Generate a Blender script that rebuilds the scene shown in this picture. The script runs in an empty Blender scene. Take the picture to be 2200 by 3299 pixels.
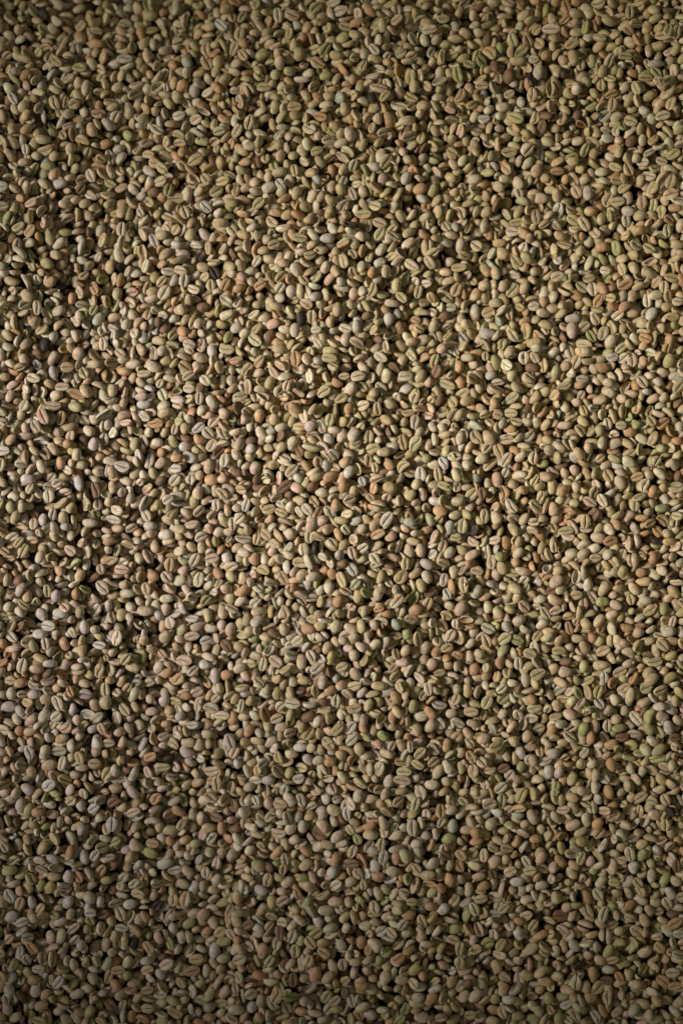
import bpy, math, random, base64, zlib
import numpy as np
from mathutils import Vector, Quaternion, Matrix

scene = bpy.context.scene
COL = scene.collection
CM = 0.01                       # the bean table below is kept in centimetres
VIEW_D, VIEW_Z = 0.95, 0.012    # camera height over the bean surface, height of that surface

# ---------------------------------------------------------------- camera
cam_data = bpy.data.cameras.new("camera")
cam_data.sensor_fit = 'HORIZONTAL'
cam_data.sensor_width = 36.0
cam_data.lens = 36.0 * VIEW_D / 0.445
cam_data.clip_start, cam_data.clip_end = 0.05, 20.0
cam_data.dof.use_dof = True
cam_data.dof.focus_distance = VIEW_D - 0.002
cam_data.dof.aperture_fstop = 1.5
cam = bpy.data.objects.new("camera", cam_data)
cam.location = (0.0, 0.0, VIEW_Z + VIEW_D)
COL.objects.link(cam)
scene.camera = cam

# ---------------------------------------------------------------- room light: dim surroundings, a soft source to the left, plus an added warm spot
world = bpy.data.worlds.new("World")
scene.world = world
world.use_nodes = True
bg = world.node_tree.nodes["Background"]
bg.inputs["Color"].default_value = (1.0, 0.93, 0.58, 1)
bg.inputs["Strength"].default_value = 0.10


def spot(name, loc, aim, energy, color, size_deg, blend, radius):
    d = bpy.data.lights.new(name, 'SPOT')
    d.energy, d.color = energy, color
    d.spot_size, d.spot_blend, d.shadow_soft_size = math.radians(size_deg), blend, radius
    o = bpy.data.objects.new(name, d)
    o.location = loc
    o.rotation_euler = (Vector(aim) - Vector(loc)).to_track_quat('-Z', 'Y').to_euler()
    COL.objects.link(o)
    return o


spot("window_lamp", (-1.50, 0.06, 1.05), (-0.05, 0.02, 0.0), 124.0, (1.0, 0.905, 1.0), 23.0, 1.0, 0.22)
spot("added_warm_spot", (-1.45, 0.02, 1.00), (0.19, 0.09, 0.0), 112.0, (1.0, 0.895, 0.54), 25.0, 1.0, 0.22)  # second spot, added to brighten and warm the upper right

scene.view_settings.view_transform = 'Standard'
scene.view_settings.look = 'None'
scene.view_settings.exposure = 0.0
scene.view_settings.gamma = 1.0
scene.cycles.max_bounces = 6
scene.cycles.diffuse_bounces = 4

# ---------------------------------------------------------------- the beans' places: the visible beans of a settled heap
# One line for each half millimetre from the near edge to the far edge; each number is one bean and packs, in mixed
# radix, its position across, height, compass direction, slope, roll and size kind. A negative number is a bean traced
# from the photograph: it also holds its shade, its pose and whether it becomes an object of its own.
ROWS = (
(),
(),
(),
(),
(),
(),
(),
(),
(),
(),
(),
(),
(),
(),
(),
(),
(),
(),
(),
(),
(),
(),
(),
(),
(),
(),
(),
(),
(),
(),
(),
(),
(),
(),
(),
(),
(),
(),
(),
(),
(),
(),
(),
(),
(),
(),
(),
(),
(),
(),
(),
(),
(),
(),
(),
(),
(),
(),
(),
(),
(),
(),
(),
(),
(),
(),
(),
(),
(),
(),
(),
(),
(),
(),
(),
(),
(),
(),
(),
(),
(),
(),
(),
(),
(),
(),
(),
(),
(),
(),
(),
(),
(101680433607,44651042725,98365500104,60305822875,89770711417),
(8866537649,95156781241,6683278251,25876290883,59063736951,92470432166,54387939289,31692246358,49519695709,112494494242),
(39876961681,22671226200),
(29296988524,109372599224,44340256965,67672284536,80951868355,6073287795,108655002627),
(23491386149,36867355993,26924427240,93915605175),
(42159772428,55745849906),
(48177612122,57504580919,61459542828,100545254197,53567448038,77932599632),
(71610799197,63001138731,73788406210,15189935214,33856224520,58020663305,99501872224,21838427539,56370866391,103765364607,107607539346,83853701297,64984079017),
(28573451166,111445538644,113001926115,10213836818,31271275086,75144594590,29823277548,51183862261,90288042243),
(24627031770,59264443018,20693337217,82912644444,85095465406,96289568658,40596968566,65908456494,79386439408,71726916741,7102034059,102314791846),
(69535642802,95665805214,43185416109,47130011102,52524537631,76807958390,11554715955,88213908223,98162851296),
(37793192496,81981106381,42566721666,93491667761,17583886108,13436549494,61040838066,68824152085,109068372043),
(35526948348,86557636536),
(55214774028,36348536524,31989341129,73072030421,16127657280,40403009464),
(66840842299,101470187842,6373180695,19865491408,44436360607,49523232391,91941556934,104711633246,106471855788),
(21930041992,30637039080,56669319098,26706146175,8551218901,80329314226,89247317322),
(62072092394,78760348758,47032303062,60515590752,112378238004),
(77310888901,14158146822,99502177149,110206392720,32725115498,39048377664),
(23595628801,40389221415,87583441572,12808324389,68090634265,70894088391,25048740121,84058853571,90699693897,111659351842,113630418418),
(60090518379,29397513038,94523135484,28790894865,34172635111,45685096707,71735401104),
(64250086404,97126044771,50559476391,97956027562,9805157221,53048793850,62906942452,74320913013),
(22562049991,65807410121,72239074717,85510226100,105318244076,51898718018,18614720317,76391731270,103451463289,37905499430),
(107604075098,54603105164,24429629446,35214161496,26394494857),
(9686183954,11762926542,57188920658,101163801975,17061077969,58641105744,100137178851,8452965504,104599993198,108442091295),
(74827949428,109689482922,48276263498,80535192368,81463132075),
(49411908147,15497401141,20798095622,95366939642,6793855326,36858989882,42471331008,70277382386,73694726379),
(32818587885,64258477568,87174346932,79591068430,98684131969,46310923645,25367387482),
(44021389095,55845256586,102414633034,97028429546,92038655601),
(30744390573,52623583395,93802659087,60623881162,67374810853,68820728682,83338304100,89970057651),
(53865988392,67156235662,77316288580,88621117200,27955667850,57604963241,103257115669),
(6262881853,10528705418,114147105702,41740010188,71516097402,18196590151,39872594693),
(11869966306,20476606381,23389437322,32505641121,62080595844),
(29291425997,84365038313,13425902969,35922512309,112170538455,105532626044,106369472212),
(66212171720,14467501462,38104391344,55331726210),
(12291400563,16739438498,73071828817,82396042435,101170839588,7832520558,85929645312,94015251058,108230355990),
(25774527624,50452879958,48786860615,74832833499,77635306686,78981958693),
(6470229340,36850062246,109469822138,44017763602,103972705898,64875422445,92765785180,21519898547,59790853525),
(71820173371,33851609839,75653710402,15921197719,31792361475,110416797768,46831331547,56163176902),
(42251108343,76795800234,88833002784,45993010231,68510258285,80432969712,91526404117,8655623937,30437406630,52634955029,58129235700,99513871585,113215210212),
(19436027317,101068772842,24431683447,95464906644,29094099936,47961931851,87697816908,98990589502,111453550605),
(70168972470,84159327225,35202919721,85200289141,22565830984,67265595929,97750425772,60938743479),
(9378024726,27640935953,63009761895,13743182597,54912132236,83123712827),
(17777190450,39144608942,25565273331,66637111620,11042206441),
(51079048333,53865839924,15095553867,36045286038),
(106778740082,114350653369,96197345245,32614067254),
(40907042929,48372326847,71409045185,90481128906,43912210271,102631546464,59892841713,81990069715),
(18514005933,13110092296,63841421435,93499485310),
(26807573887,108960621007,74626858700,49621034168,104809520954),
(37791357864,98051216212,107709244875,73276667791,16851327346,14986655817,47548910398,110109264114,112081921705),
(68812302363,7618954452,22972886541,70263640621,52836128031,45059979516,21626682893,36143212260,94219502427,100333358185),
(76482821841,89453174391,20693454703,57923080329,78150471736,81673151480,99300573150,31163885525,46512372089,56160001840),
(10620333232,24628465027,29711576752,34684812201,86854805886,7524203497,63015325525,68095091234,87483554539,101178907874),
(42040623994,80625287505,43083510856,28569525185,66436646760),
(64669428868,38318317334,61762157822,83128298054,85710022630,79183425241,85093121264),
(109159101798,58952892271,54184092850,90284810167,91535464754),
(12377416897,24947330439,96814025524,105428220096,51593218335),
(113621793986,19031113178,103871876286,6477142769,9688376071,33337961880,39970111508,75557129287,107926600680),
(50547915538,112699012306,14974716621,70787372306,107192765533,110936379931,17791338513,43916859986),
(11872858554,29083773777,27328388205,91735698310),
(31985706746,81568748232,82705225212,16325056286,95049467169,72242245699),
(59888503299,105939992161,36861708175,100238108220,7928707815,35727683052,76807849165,102424366350,42051238707),
(52415764329,69749444544,84671791779,88516188248,92969691480,98880077706,22562155944,46503797741,47442266055,49520051356,65192212829,68608083867,9584716395,26398531402),
(23690186203,53240325416,94014952589,74111647250,114052394246,45158291490,105020236726),
(56877253888,89760728595,109995583024,14463890461,38838373302,41318530269,67266190200,96918051862,80114673979),
(13726999898,63636252002,72454836218,85405338024,27646420537),
(10824424634,30956699669,48688446220,87482130430,11668268218,78969829002,22769149954),
(20902340376,77835410930,112181902501),
(12594264631,24942400731,21322955025,62493215016),
(20583205490,33233324004,34067177894,45062237190,54920115845,58749352514),
(103131404946,39862659056,29506061334,60725203128,91212378175,114146979871,15709698037,18825566415,80638117146,112907477109),
(25970096449,98257835776,37895206644,75350425790,7515570619,96401325909),
(42352257856,72752919234,82503508947,104074609870,53769965994,102725820054,106984585659,8863797639,49110367369,110728915046),
(69328783398,86229668006,28566051962,43600428444,105010274117,47861016549,88630843345,46305043262,52528080036,68096434862,101169129648),
(56057025603,50658920169,84776313308,92662525262,30754525003,83640745281,98789418618,70478335033),
(95766483877,16742414961,17779982316,81352203678,99611478391,59477123268,108230894352,13943127498,23906934677,37179963087,65084997314,93499691953),
(87785020202,73995601794,7099815876,10414821060,22657838535,68711956542,40698749367,50456293628,97439085529),
(32191351164,60409066755,11872385477,55120343294),
(76689363062,78555769174,93902292725,35719824102,57498136476,66637428952,34474998947,62597108997,-2590557594592),
(18811259035,22130907756),
(64037503565,59158328762,109687734475,25463135629,80744571278),
(48892937153,105834912796,8130580579,50964500417,111967952906,82184918807,52949796627,29198299774,75036519879,103145234046),
(26392131784,53561053627,33238565944,33847210458,27747891276,72655377801,90902768038,106266169207,88106586294,-5924588486672,-5698246088720),
(44637060873,65593874309,100854068702,15400309968,57818155934,14473784042,61451353603,-2782075906868,-5103097833020,-5219364462410),
(10931170315,9798224700,75563413039,-4494393519678,-6266567999760),
(40067771738,114355287542,104488061943,45267839789,98052988050,22868834250,-4863955059708,-5554725630374),
(82809570532,55633942565,102108664639,107307740537,-2022669036262,-2090896044440,-6075112772130),
(109265463437,20377245174,60404273552,69019095937,89236391954,102823918722,113109818809,71408035348,13524715555,24219098871,108341169329),
(94726382689,46926752830,43809317708,16745809150,99196201896,27743405931,-1290993336486),
(79072252421,28563559078,38613418937,52214812099,8543753854,35832053125,7099543257,49114663148,111349326332),
(19845155452,105840035498,93278464815,12186406889,18302446531,50148092078,62592727122,-2481059013912,-4226983719645),
(46609360842,40494219212,50555307604,66122593397,97744425286,-5124457967652),
(22028447730,70471413231,29810010103,34989404497,16441800624,76278939795,-5425055251314,-6328069103307,-5342356506404),
(67462477356,101679838240,49416714019,14259163302,56576638852),
(91207574502,114041617664,24634231685,-1714800580892,-6602236039899),
(51064944883,87890295926,89645832849,6269536220,11758600069,74627251795,88622300492,34058371046,39767830683,54808073345,85087357609,-4680980182329,-5733152071449),
(10412615239,41625581013,44944801335,49926082395,70160417424,112482882160,83231992578,110209824807,-3857097287040),
(9894886294,77823222363,97940089467,21927217494,53869755985,96805990221,42254838517,61137972870,32403386146,103973988922,107305162718,-3932611178978,-3029135466489),
(23587962585,83637534026,79177688125,86336712050,98984399203,19641236640,65816250586,92256488475,-2235203459358,-4542092270910),
(73685397823,100121315332,27114335150,36342058178,57191239066,82287881100,102723923652,12810704739,112807283933,-3172480285748),
(60300972810,95347188315,17363497226,25141599966,109059938061,43194711504),
(15085095288,16538576215,71818983025,35617799365,56051616176,90797850204,94005946136,7518033521,37897343355,52738086984,-4158911779010,-6690954605576),
(67163414533,24005067719,38618025770,43705108669,64973188709,76374868074,75666475836),
(31363713359,30538993232,-1899579752971,-5903294155476),
(45784973489,8860986998,70374878056),
(108122813405,110930413696,22557885493,51793064638,112796265216,84162038749,-1297031748614),
(13630151412,104595575693,109065260034,37180523378,45266858142,79704031213,-1207599703556,-6115946616478,-6999780510836),
(78760944538,11035513407,49927231705,76384131946,103046223229),
(73789250762,64250320512,87889428260,81156838461,-2713964415834,-3912095964552,-3254767286432),
(27835677247,40482773004,103444594616,26711533438,12177531377,34065084073,38837308121,-4062997892539),
(54594768728,21304031181,23898029609,56458679582,-4494241523918,-6362633880337,-5479757489673,-6218449579227),
(107494865859,5958719353,95974463391,99404103778,22557916162,66331685474,-3638535275792,-3358544952522,-5828743057454),
(52934846653,62700044653,86236557483,32509695268,74007950929,-4774976604723,-5958534189578),
(18080794080,101889208625,109988242843,114037761058,14351828846,26490037059,46719613132,7303187970,31880673714,37476555482,35511999241,-3836437720968),
(9584128646,38628971210,91523092324,97326594998,55017206220,69434770731,98475938460,63839046191,-4658673476360,-5171936005995,-5076098336330),
(30533627117,43287313277,42258940824,81462950311,21106797766),
(65495427298,105520741596,75243835933,30127518441,15090296202,15705890889,100335170057),
(29392174190,27741264291,80941645106,13114226602,16957755926,48997942437,47970744889,52633593034,-2919043960472,-3522307843117),
(50649178154,85096445714,108748836722,113312951890,39873343728,11872623055),
(25966086693,8135645751,19957068631,41104261061,45364173530,60619556645,79595358964,6483491296,57394798325,102522939050,-1605123414999),
(24724681298,76688370313,89858581380,10933765126,104485652957,107506269886,49933176359),
(61444478127,63208404952,20379944717,90906544578,111755896260,42557391097,10007679843,110205830000,-2234849109972),
(28145453429,32398172882,54903139281,98566411771,21617504821,51795511387,96602215612,67982164652,87171178841,-4870546774400),
(34781806944,59782181994,31579322089,68717542898,106876244625,95147549880),
(33845630029,64148821401,45789634815,37167109371,35930065674,-6170588480444,-5418660096068),
(66327278825,101168208183,83756676062,-1249154915013,-3400653583807),
(58635616726,23067511682,29805519144,101888779721,103037013728,48995468961,78661894882,47865558229,55952854543,72870169600,86544689434,-6965179346280),
(7825217024,39447583075,76386557909,82189988954,108853046848,113637660543,-1687234263332,-1947262452801,-1023470919729,-4672363288124),
(18603914398,47025924746,83327061243,99922764654,40906535415,-6622864018268),
(6158779357,56459118619,31886902188,9075400648,38314033275,88416464100),
(27216549012,112903543908,17259522605,65495650455,98261135304,79293477229,-4152165041415),
(42033315234,54075991701,84984097056,14256387981,21098487402,40068419062,74414264046,80841545517,90067045798,58543605572,43605503464,59271408487),
(109781413071,16215850229,105521095167,11353064592,50554907892,72863097226,75145308825,77328972872,107093046177,-6075209939635,-6862332455191),
(52831000767,36547551865,84472630670,91415153606,44848467975,24010724897,69966738153,-6355378374288,-5801404845267),
(20263973985,82803701400,106873698223,47754262880,62695429069,10516836076,111455359827),
(32287568486,55424689374,94940084129,110097726471,22237890452,60722936058),
(76588540080,37680791222,41210279151,77634160146,-4508049429410,-5445145376580),
(50542779998,66632106796,101570224304,32920055506,52835326232,79495493503,57191558151,7516756921,-3542547771817,-4254271928030),
(72335371663,86230317310,100653422490,46201376151,42564858248,-1462192954027,-1748835411116,-1885378213692,-3644961592286),
(13011849494,44737065405,51482651417,92863935547,6076634282,34381432639,89556415771,48998773209,112294593163,-6465351949423),
(16950387018,21104959040,108134604644,58444364042,-1235522585300,-2049694891748,-4364447596941),
(24932146012,-2344219575680,-4699811447270,-6554214986300,-5637206571692),
(36018452708,88612607873,30113645110,112185962757,113948017971,-1029931733186,-6232320608685),
(58326530767,59054306077,100025061158,23280509178,111029056463),
(38724868011,21615637465,24630176242,41735112265,9073253775,102611510095,-2631349584871,-3741077425569,-6951481380822),
(10415043041,11351316723,87381890042,67159868290,7109236566),
(81049598993,14573789079,73584931466,78356540016,97944701246,43600266259,75241740642,-2227426011366,-4083403048988,-6690762979770),
(109784038723,69026517357,104378209777,50240497674,60713305076,90481955081,107087972890,-6375796644122),
(54798846639,113625999494,17884189068,53868989970,56153762740,71406680427,29917793281),
(34982335328,52312579131,7724610677,78559017336,19960214368,46607041354,63629699033,64769376239,84161847667,106255366283,-3165311372760,-4631314445859,-5076072132984),
(79902032258,85710180316,93794947159,103442879830,8653240095,26386972898,37898666076),
(28560253836,6575351102,45256995761,65076695372,83016725960,23791730292,92248818240,108856497814),
(27003405364,57188459406,81664125257,108123934374,111968290845,72555568006,89449942363),
(20366593327,36652253293,74005338626,86955197677,42765558432,16842928142,22557965765,81267994622,102828390466,10111920913,-3898099108430),
(87784583674,95866641069,100438778530,109887404643,92462722600,-5657467441660),
(49302410701,12699099314,66326827051,15188793424,36449523050,81570764611),
(38296943406,107079137496,111134846947,39857290100,52622778756,41003114098,53252441338,32087699422,-1283918883522,-3987321400224),
(32495865619,51065530675,21819350658,75964909519,28362331017,94010136303,-6519547877654),
(94938461235,18925602435,29494113969,48681694515,24009690063,71729600334),
(90278605161,70371982974,77635952924,54807150448,80017859265,31163175396,-3329934871374,-5028911405046),
(92760782069,68604718274,67575740857,83128173451,91422025179,26810335913,95363365853,96918035382,-2665699304010,-2220920457980),
(106149889946,44118323954,63109550382,109068485729,113625622329,13532618454,84270823140,104278688925,16021807908,25565435262,-3056061655380,-3679463420766),
(23177714693,102929482246,10205001193,34262885209,65085037014,35823603204,62079989009),
(15390815522,79594889893,86955711138,108850645614,74625782790,110199310232,7619112246),
(56462662201,57913392857,70175217620,111664816249,14149249445,99924218107),
(97220486246,34878126891,36434886794),
(58739743347,24935099106,30223220497,101679726866,112688928100,93805012153,11770926009,63740009530),
(65288120623,72341524126,91624326079,21205109776,71205582923,85194701858,67994688327,17787375829,73385652812),
(19862004051,61140207466,69335657967,77937598767,81678026594),
(39445541040,8756301197,52421217001,106056769036,111034901051),
(26905671594,47949284857,50546669499,107494779446,76491162864,87896383743,28981472610,83643884179,113632445498),
(44731489281,16741499071,22442500999,32295997389,51583789982,62180475057,94629491916,41004223570,79811019675,105225166860,39135978049,89347994748,-6697832497586),
(18919194122,97943635616,24106887175,102932245440,-2829818851227,-3816318684426),
(37057245703,66840405997,70788131163,55738388698,61234679152,72657133003,37794944041,-3261490073852,-3556004522808,-6369582456093),
(59989221709,87159524223,74733362640,104490810085,45778624305,82605185017,100026853465,11243204232,-4371154674822),
(52725361817,15598571312,109478803299,6893300556,46408693015,-5172161737261,-5671238776443),
(41928263734,20369414237,108232756263,-5035274999178),
(34152831001,14257622619,63842465883,73807515159,69343199002,114161099465,-2241538253466,-5972048363636),
(47440839049,83224714869,99296869576,106881003856,25354506752,58430923718,87898047410,94847849070,8971830387,103463186525),
(112896868993,26798954059,71409283776,93387886389,32708852445,35603397583,-1126162669656,-6068156330835),
(110721405832,6370196034,12914036149,30842906059,65288002328,111971722747,21417268925,22556842195),
(9795006492,77319195819,48266878230,69337958414,84371985061,24106614793,81884299593,-1857874989968,-2426144213280,-3973526579511),
(40582264201,29600317369,-1221919251799,-5281345761138),
(89030721840,31991357355,93500129317,105433862670,-2911809441639,-3398297921184),
(8441794191,67887538058,86438644135,100960996212,57610694965,71734086360,99825331381,-1653443440466,-6458547875288),
(102409185067,16425460951,73178864212,45986912477,98678333021,-3700038994153),
(50127815533,42353341537,54601324981,64775111694,-4269110940867,-4151748249434),
(19539202809,74519862394,106676053236,39240301159,78151860372,109889225313,38306594317,-2029515414488,-4055346441206,-4980436499616),
(59155223599,66533303665,89750515095,108753717288,14357853491),
(24112748380,33642051310,112906325298,35307556044),
(77625854990,6163352457,36952206112,52518183001,25661974268,109382781953,11145940513,111665470507,-6814665579480),
(82803225045,107499119609,47016782124,17676916395,96403453524,12298167654,91105672279),
(33117620776,41408096906,85187589367,22859067861,80947737495,35924728039,76385335463,95777486844,-5760235282665),
(16319743456,48780617259,70161418053,30430489565,13534166917,88625056915,94322866309,-1940392601348),
(55940095881,66647646411,93276960435,10415371352,20893957293,22242231864,31879474611,-1023198197040,-2980584633078,-3535570542306),
(103445300106,58855522185,92140239681,8969563334,43596285687,41832844397,-7006600608702),
(113519652801,7925933474,51166367711,106665725489,79388983126,86541499793,40273166276,101580981292,-1248848037930,-3747663955542,-5561983929771,-4679280411530,-6636165919224),
(26279266243,99393165211,111347281013,18097683497,-6471770483120,-6910130627954),
(60413670279,50029646341,13626759145,64046176333,-4549373868038,-3419322213229,-5965585061466),
(21819712248,46811654222,81562300070,12495694064,27110994813,28256759085,113949683198,-2302496339982),
(88717336042,44731145549,6277351394,31995569714,46408977958,72240651194,109063040665,-2453175276314),
(11348906043,56358720636,66963884983,93184993530,77530066417,78881996906,14769034075,73079659471,-3227056699310,-4987067735318),
(83536115535,76802238457,61551121740,62081026560,85508001330,-4330195134894),
(37779977861,103547526460,16951553248,69026002975,25663842977,-4905082590972),
(79598878374,100845849473,27634570087,58755278032,30332560402,97120083909),
(43592305508,90999716673,107811102469,113838247090,23376885114,-1584828256999,-2596777160097,-4014926977778),
(40997436033,81258376712,110719600336,93394283282,-5698755054642),
(99389668067,13629779859,33117902004,94420547095,112066819639,8762111202,53565386289,108861574666,50455303109,83025978926,-2815913776964,-3138225371004,-6300815161046),
(35710314786,63426798090,67368049138,-6972154064407),
(16525969924,55316367437,54283039010,70995206473,12488184142,8451692838,34166371395),
(80425351208,106667324817,48892970632,-4522135583946),
(18290169799,20054962335,89544241200,102092348551,104076722838,13015467969,52109258647,88517211177,-6704495012768),
(10100915622,75966463710,24728306437,72968215404,100325835308,5959749255,45991934738,32504804918,108228730193,84482254279,-3761175705830),
(79389182347,26079081017,59579172186,15600008674,21099709326,28879718436,94111387609,64780392497,44736259354,54500009959),
(114034578633,10108700861,95875225801,58433412053,113220454708,-1468307269934),
(11445338040,68920766026,86953059427,80138841081,36854193962,81989141004,92246865128,74942574448,-2555573474328,-4693686527052,-6567708150180),
(43384734710,107493673989,35091260694,31263242496,7203061858,16430749447,78045449249,111450983674,33336688489),
(14144671382,27416587163,19541393746,98564386392,37486531240,-1139923645831,-2727224181627),
(49300866538,60724676122,61868149224,97535882710,91628022373,40174721294,-5944951726603),
(53655089614,63107259857,75144710344,105731534200,110097408355,50656651755,83747612451,85307224022,23380418689,66431673501,77323883762),
(48052659961,85711329697,8451016374),
(12183709590,52309846502,72562618646,6170612538,18827112077,67271757783,95884682260,-1988337724956,-5343306158148),
(24413135093,47123757519,80635398674,34162723556,55007319437,46201858164,-1837887084504,-6834619419156),
(88198153345,99494195643,9906449513,-1043721390915,-4576874375409),
(94938670897,109898658927,18195064253,42558732154,79299263136,23597937823,44952383341,102207563498,-1413867398862),
(17776234627,64775265816,20077305771,100748422070,55951987550,-1735538756250,-6177807291559),
(37989081385,9795049514,14154531345,33124669365),
(77313902978,60200063680,69753485815,104690354667,107911616967,114352769489,106153384150,53765020539,11359256789,29803602750,36023868379,112799345424,-3829914259791),
(16839355380,10831813726,25763954635,87063578283,109263441860,111241212154,6780863955,71098977209,92761688083,39029628475,-3261235632410),
(64351716684,15077223470,27421641123,21615833749,67788987241,84483654921,13847109329,96914620842,-5165493808530,-4891591883865),
(75862771766,66537164193,68615808397,56465239085,81571479780,83029090913,98261388430,-2316682142658,-5993022814976),
(19957908814,89444086872,51376253583,63001973895,84062682727,85723413045,41104591621,60717434953,-5425839557634,-6553939337985),
(9995082913,19546876785,55213542460,44009385612),
(62179096990,87171679910,72354496260,-2070189147801,-4268861773705),
(32080175947,33332295462,46500850950,95668436422,103243530506,109783431789,91942327778),
(22025468950,54686610389,81147129388,8235807087,42659161603,47842809313,111761659974,29502819282,107715716202,-6903754004994),
(24416066685,94109476447,48266802803,12290171034,50759785754,108648921498,-5089533820694),
(28561406726,57705293835,97011186790,88519282611,98356881332,79495700793,61138283393,-2638062279612),
(13114822044,100959433308,35707924251,52213140435,67795767231,-1529716811528,-2460355023859,-3665406181094,-3918682606641),
(59778613645,73071781405,105525141085,71312121002,90488280114,45254393311,-1817397819428,-2570013657690,-4987337887230),
(53656850037,96498603035,65710844702,6994965687,106773145016,62700305626,85412574888,-1112333952319),
(16117257198,110409805559,14676058598,-1358367876912,-1214818539752,-4604493177060),
(41206210982,46704437354,113423391811,34473532659,-3042421656524,-6177563312223),
(30219806486,34463163746,49301192094,63731794287,91841459631,38513000937,10828478376,-5220313943400),
(19645803834,59052370590,82816174236,87282586496,9586753186,78354268443,-1721686118396,-5356749564606,-6800311927274,-5890727007825),
(113932913428,27006147498,37058439206,68303422349,8136386103,33223706667,106572086989),
(44212468471,83948965690,14457938390,86347242603,32507270776),
(48773933623,52613841752,57712717118,74115382165,87896988469,99299372374,-6273655511905),
(89346916262,91724685084,24937043719,61552513194,97847333760,-6924172215405),
(22547108149,93589349187,101576140621,42662308632,56360788026,67370830089,73184010966,-3583413336133),
(7401106342,95456762834,97216619511,100016708298,104174412604,76283153536,35504783955,52103849213,65192970625,-1023360774967,-1905334586270),
(17673229009,24103957237,30731547794,62788622666,50650832293,106253771784,12707010889,63944732696,111139065883,100860716059,109892134921,-2637881254628,-5589117207500),
(9166658875,74936611326,70996362581,79088224326,101584025431,72562625155,83442705980,108439770077,-3254575574277),
(20160407353,26795301987,60815211303,90691608950,68720418260,46922408764,-5117076468122),
(45562540982,82095583749),
(21830912808,113315639061,41316283063,44111130355,86029629710,6885980349,10527809710,48058905862,-4370976670454),
(34775302205,11036694660,25242900540,50231432294,27836629457,112080087974),
(54072279362,59783980965,94006029707,17063458133,20996064175,37778945009,46403045717,14048559162,73601917087),
(78456314482,98156698409,64349481092,83124331023,30120717385,55113416083,89451015885,107400468561,108951490695,36334702825,62170356291,92770073038,32609608184,-2542206160772,-5247237626241),
(88099314570,31881698945,67986547988,51477087107,55744914624,89141919419),
(70067973316,23174183298,58334841374,102830760674,59376210186,20900833057,34892879278,-5760586889840),
(24219163603,57295215344,22774175520,113736420109,17889702338,26289125984,-1283250019413,-2186148790794,-4172643811254),
(80845593856,72140029831,-3486796400174),
(39024212245,12699985188,-6417464681772),
(14868771248,91112192804,8442488714,44329407472,9485523494,-4055747717438,-6623294291400,-6547216432310,-6300993588915),
(48672630424,81774937586,40590937942,96916805465,35297736495,105639888097,-2850696418886,-5548579699239),
(94523960600,75460759863,93702937821,-1871995160582,-3309416951551,-6876206024312),
(27006384484,29073785002,30836755322,6999577473,76392528370,16126943791,42453449554,47335635264,92980404178,-2008706125734,-4411870952568,-4939547580633),
(72338832859,77314183759,32286542000,54278690962),
(98058231510,103341687067,85410280982,51588483442,73794886256,88634274123),
(44524235857,63313561096,64977008340,87793563242,92037787373,37888051213,89558514519,36549004636,56363363926,69236362716,110516403232,-3624294099314),
(83017332000,58328081814,109056449872,101165950989,111453527068,7933670518,59992917366,15394841979,-6752870409020),
(18406578339,25767999484,14047369951,-5206503333668),
(68092054477,79398160035,86561298641,106989602222,112286955571,-1625961151290,-4302788918181),
(46180598995,104584014402,106359153634,113421364099,34469223775,47433218838,95461840714,49403948435,28773328215,-1413408498290,-1543782013581),
(33220521504,9785739078,35291989014,10835742361,-2755220425386,-2590355802770,-4748152686567,-5329689627018),
(84676085845,93282050890,8853864925,19643176413,44322489294,77318073411,57400199444,70791473521,91426561068,25984325086,-4124499303372),
(63527940939,86963903367,12291092102,73182000319,109273443532,-2473879518817),
(40899101455,48368501631,108232684393,-1817256199974,-3891452222025,-5486852843568,-6245753577380),
(53554028302,106357160435,96497217398,103660080244,-1125546154940),
(98366578275,99814882801,50341908663,52317398908,-4433094399296),
(46387986214,112172608416,61447782480,7102032436,85730931365),
(80737770813,25142632188,89145452724,59366456493),
(15282184030,87488607242,110302063302,13739637404,33641978418,-3226951783256,-6588561797360),
(43484450185,8548427249,30948832503,69441724421,91935009448,28875773813,34052555796,64668875868,66228352734,82194079059,98160866359,88943624538,-1030256882445,-4645536829302,-6403824393945),
(60607115117,79183578516,90069104739,18608648557,21622622248,51379204829,56570403726,74836144610,32507993199,78363897926,-2843629691856,-5035049411671),
(6883925073,53976081194,100964599644,12698033546,37578529587,71830151242,91739742175,103554683891,-2385006219909,-3651579622959),
(10101470714,82712816436,38827656088,-5555024784686),
(105213957493,44938366345,57702106219,102209060861,114044989317,95058098390,-1318727530062,-4275592630479),
(48773022096,68608136441,88623745556,107298599016,113424153062,-6946345229713),
(47636058448,24529133949,106565621475,40799273901,72564331729),
(35185224063,41834906342,46393241097,59060910994,-1947233823326,-4063163376997,-5350304453570,-6198429996560),
(92973666558,17567032018,26802813729,73595084780,78561342835,97116472770,52523309536,-5624198455854,-5931817985847),
(111442197621,77211958838,80744874238,108640198011,10317880228,62909169160),
(29805879292,31880667710,39240669979,53238614793,56769796574,103860503475,85720597286,98165945154,106788856061,110517350461,-5446050434120),
(87272716446,34258601902,36437239622,13531462546,72658099826,54903758765),
(8023143139,70578050118,23074751246,51476166052,64147474021,16019757996,20169585304,31474287022,105020864385,18712737578,45257938297,19657207537,-6116631318084),
(14559915694,49610431350,41098402100,43702168968,59483828811,-4467155293694,-5754239094417),
(28356260342,60821100243,79606096677,28576432212,21422194850,-1680485076561),
(96190239063,82193191588,53975361884,94949865672,112801148662,69340827181,-4350993784459),
(16738688880,58436868027,10622040442,103142614101,40069153422,42150227089,74328896127,37993766694,-2255018240199,-5042627614800,-6663965772440),
(87176738628,12903110409,83551421532,91430620634,-1776773950998,-4543073114252,-5151509924952),
(44936884661,55324502671,106884384966,13850441122,88942132937,-6554697554593),
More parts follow.
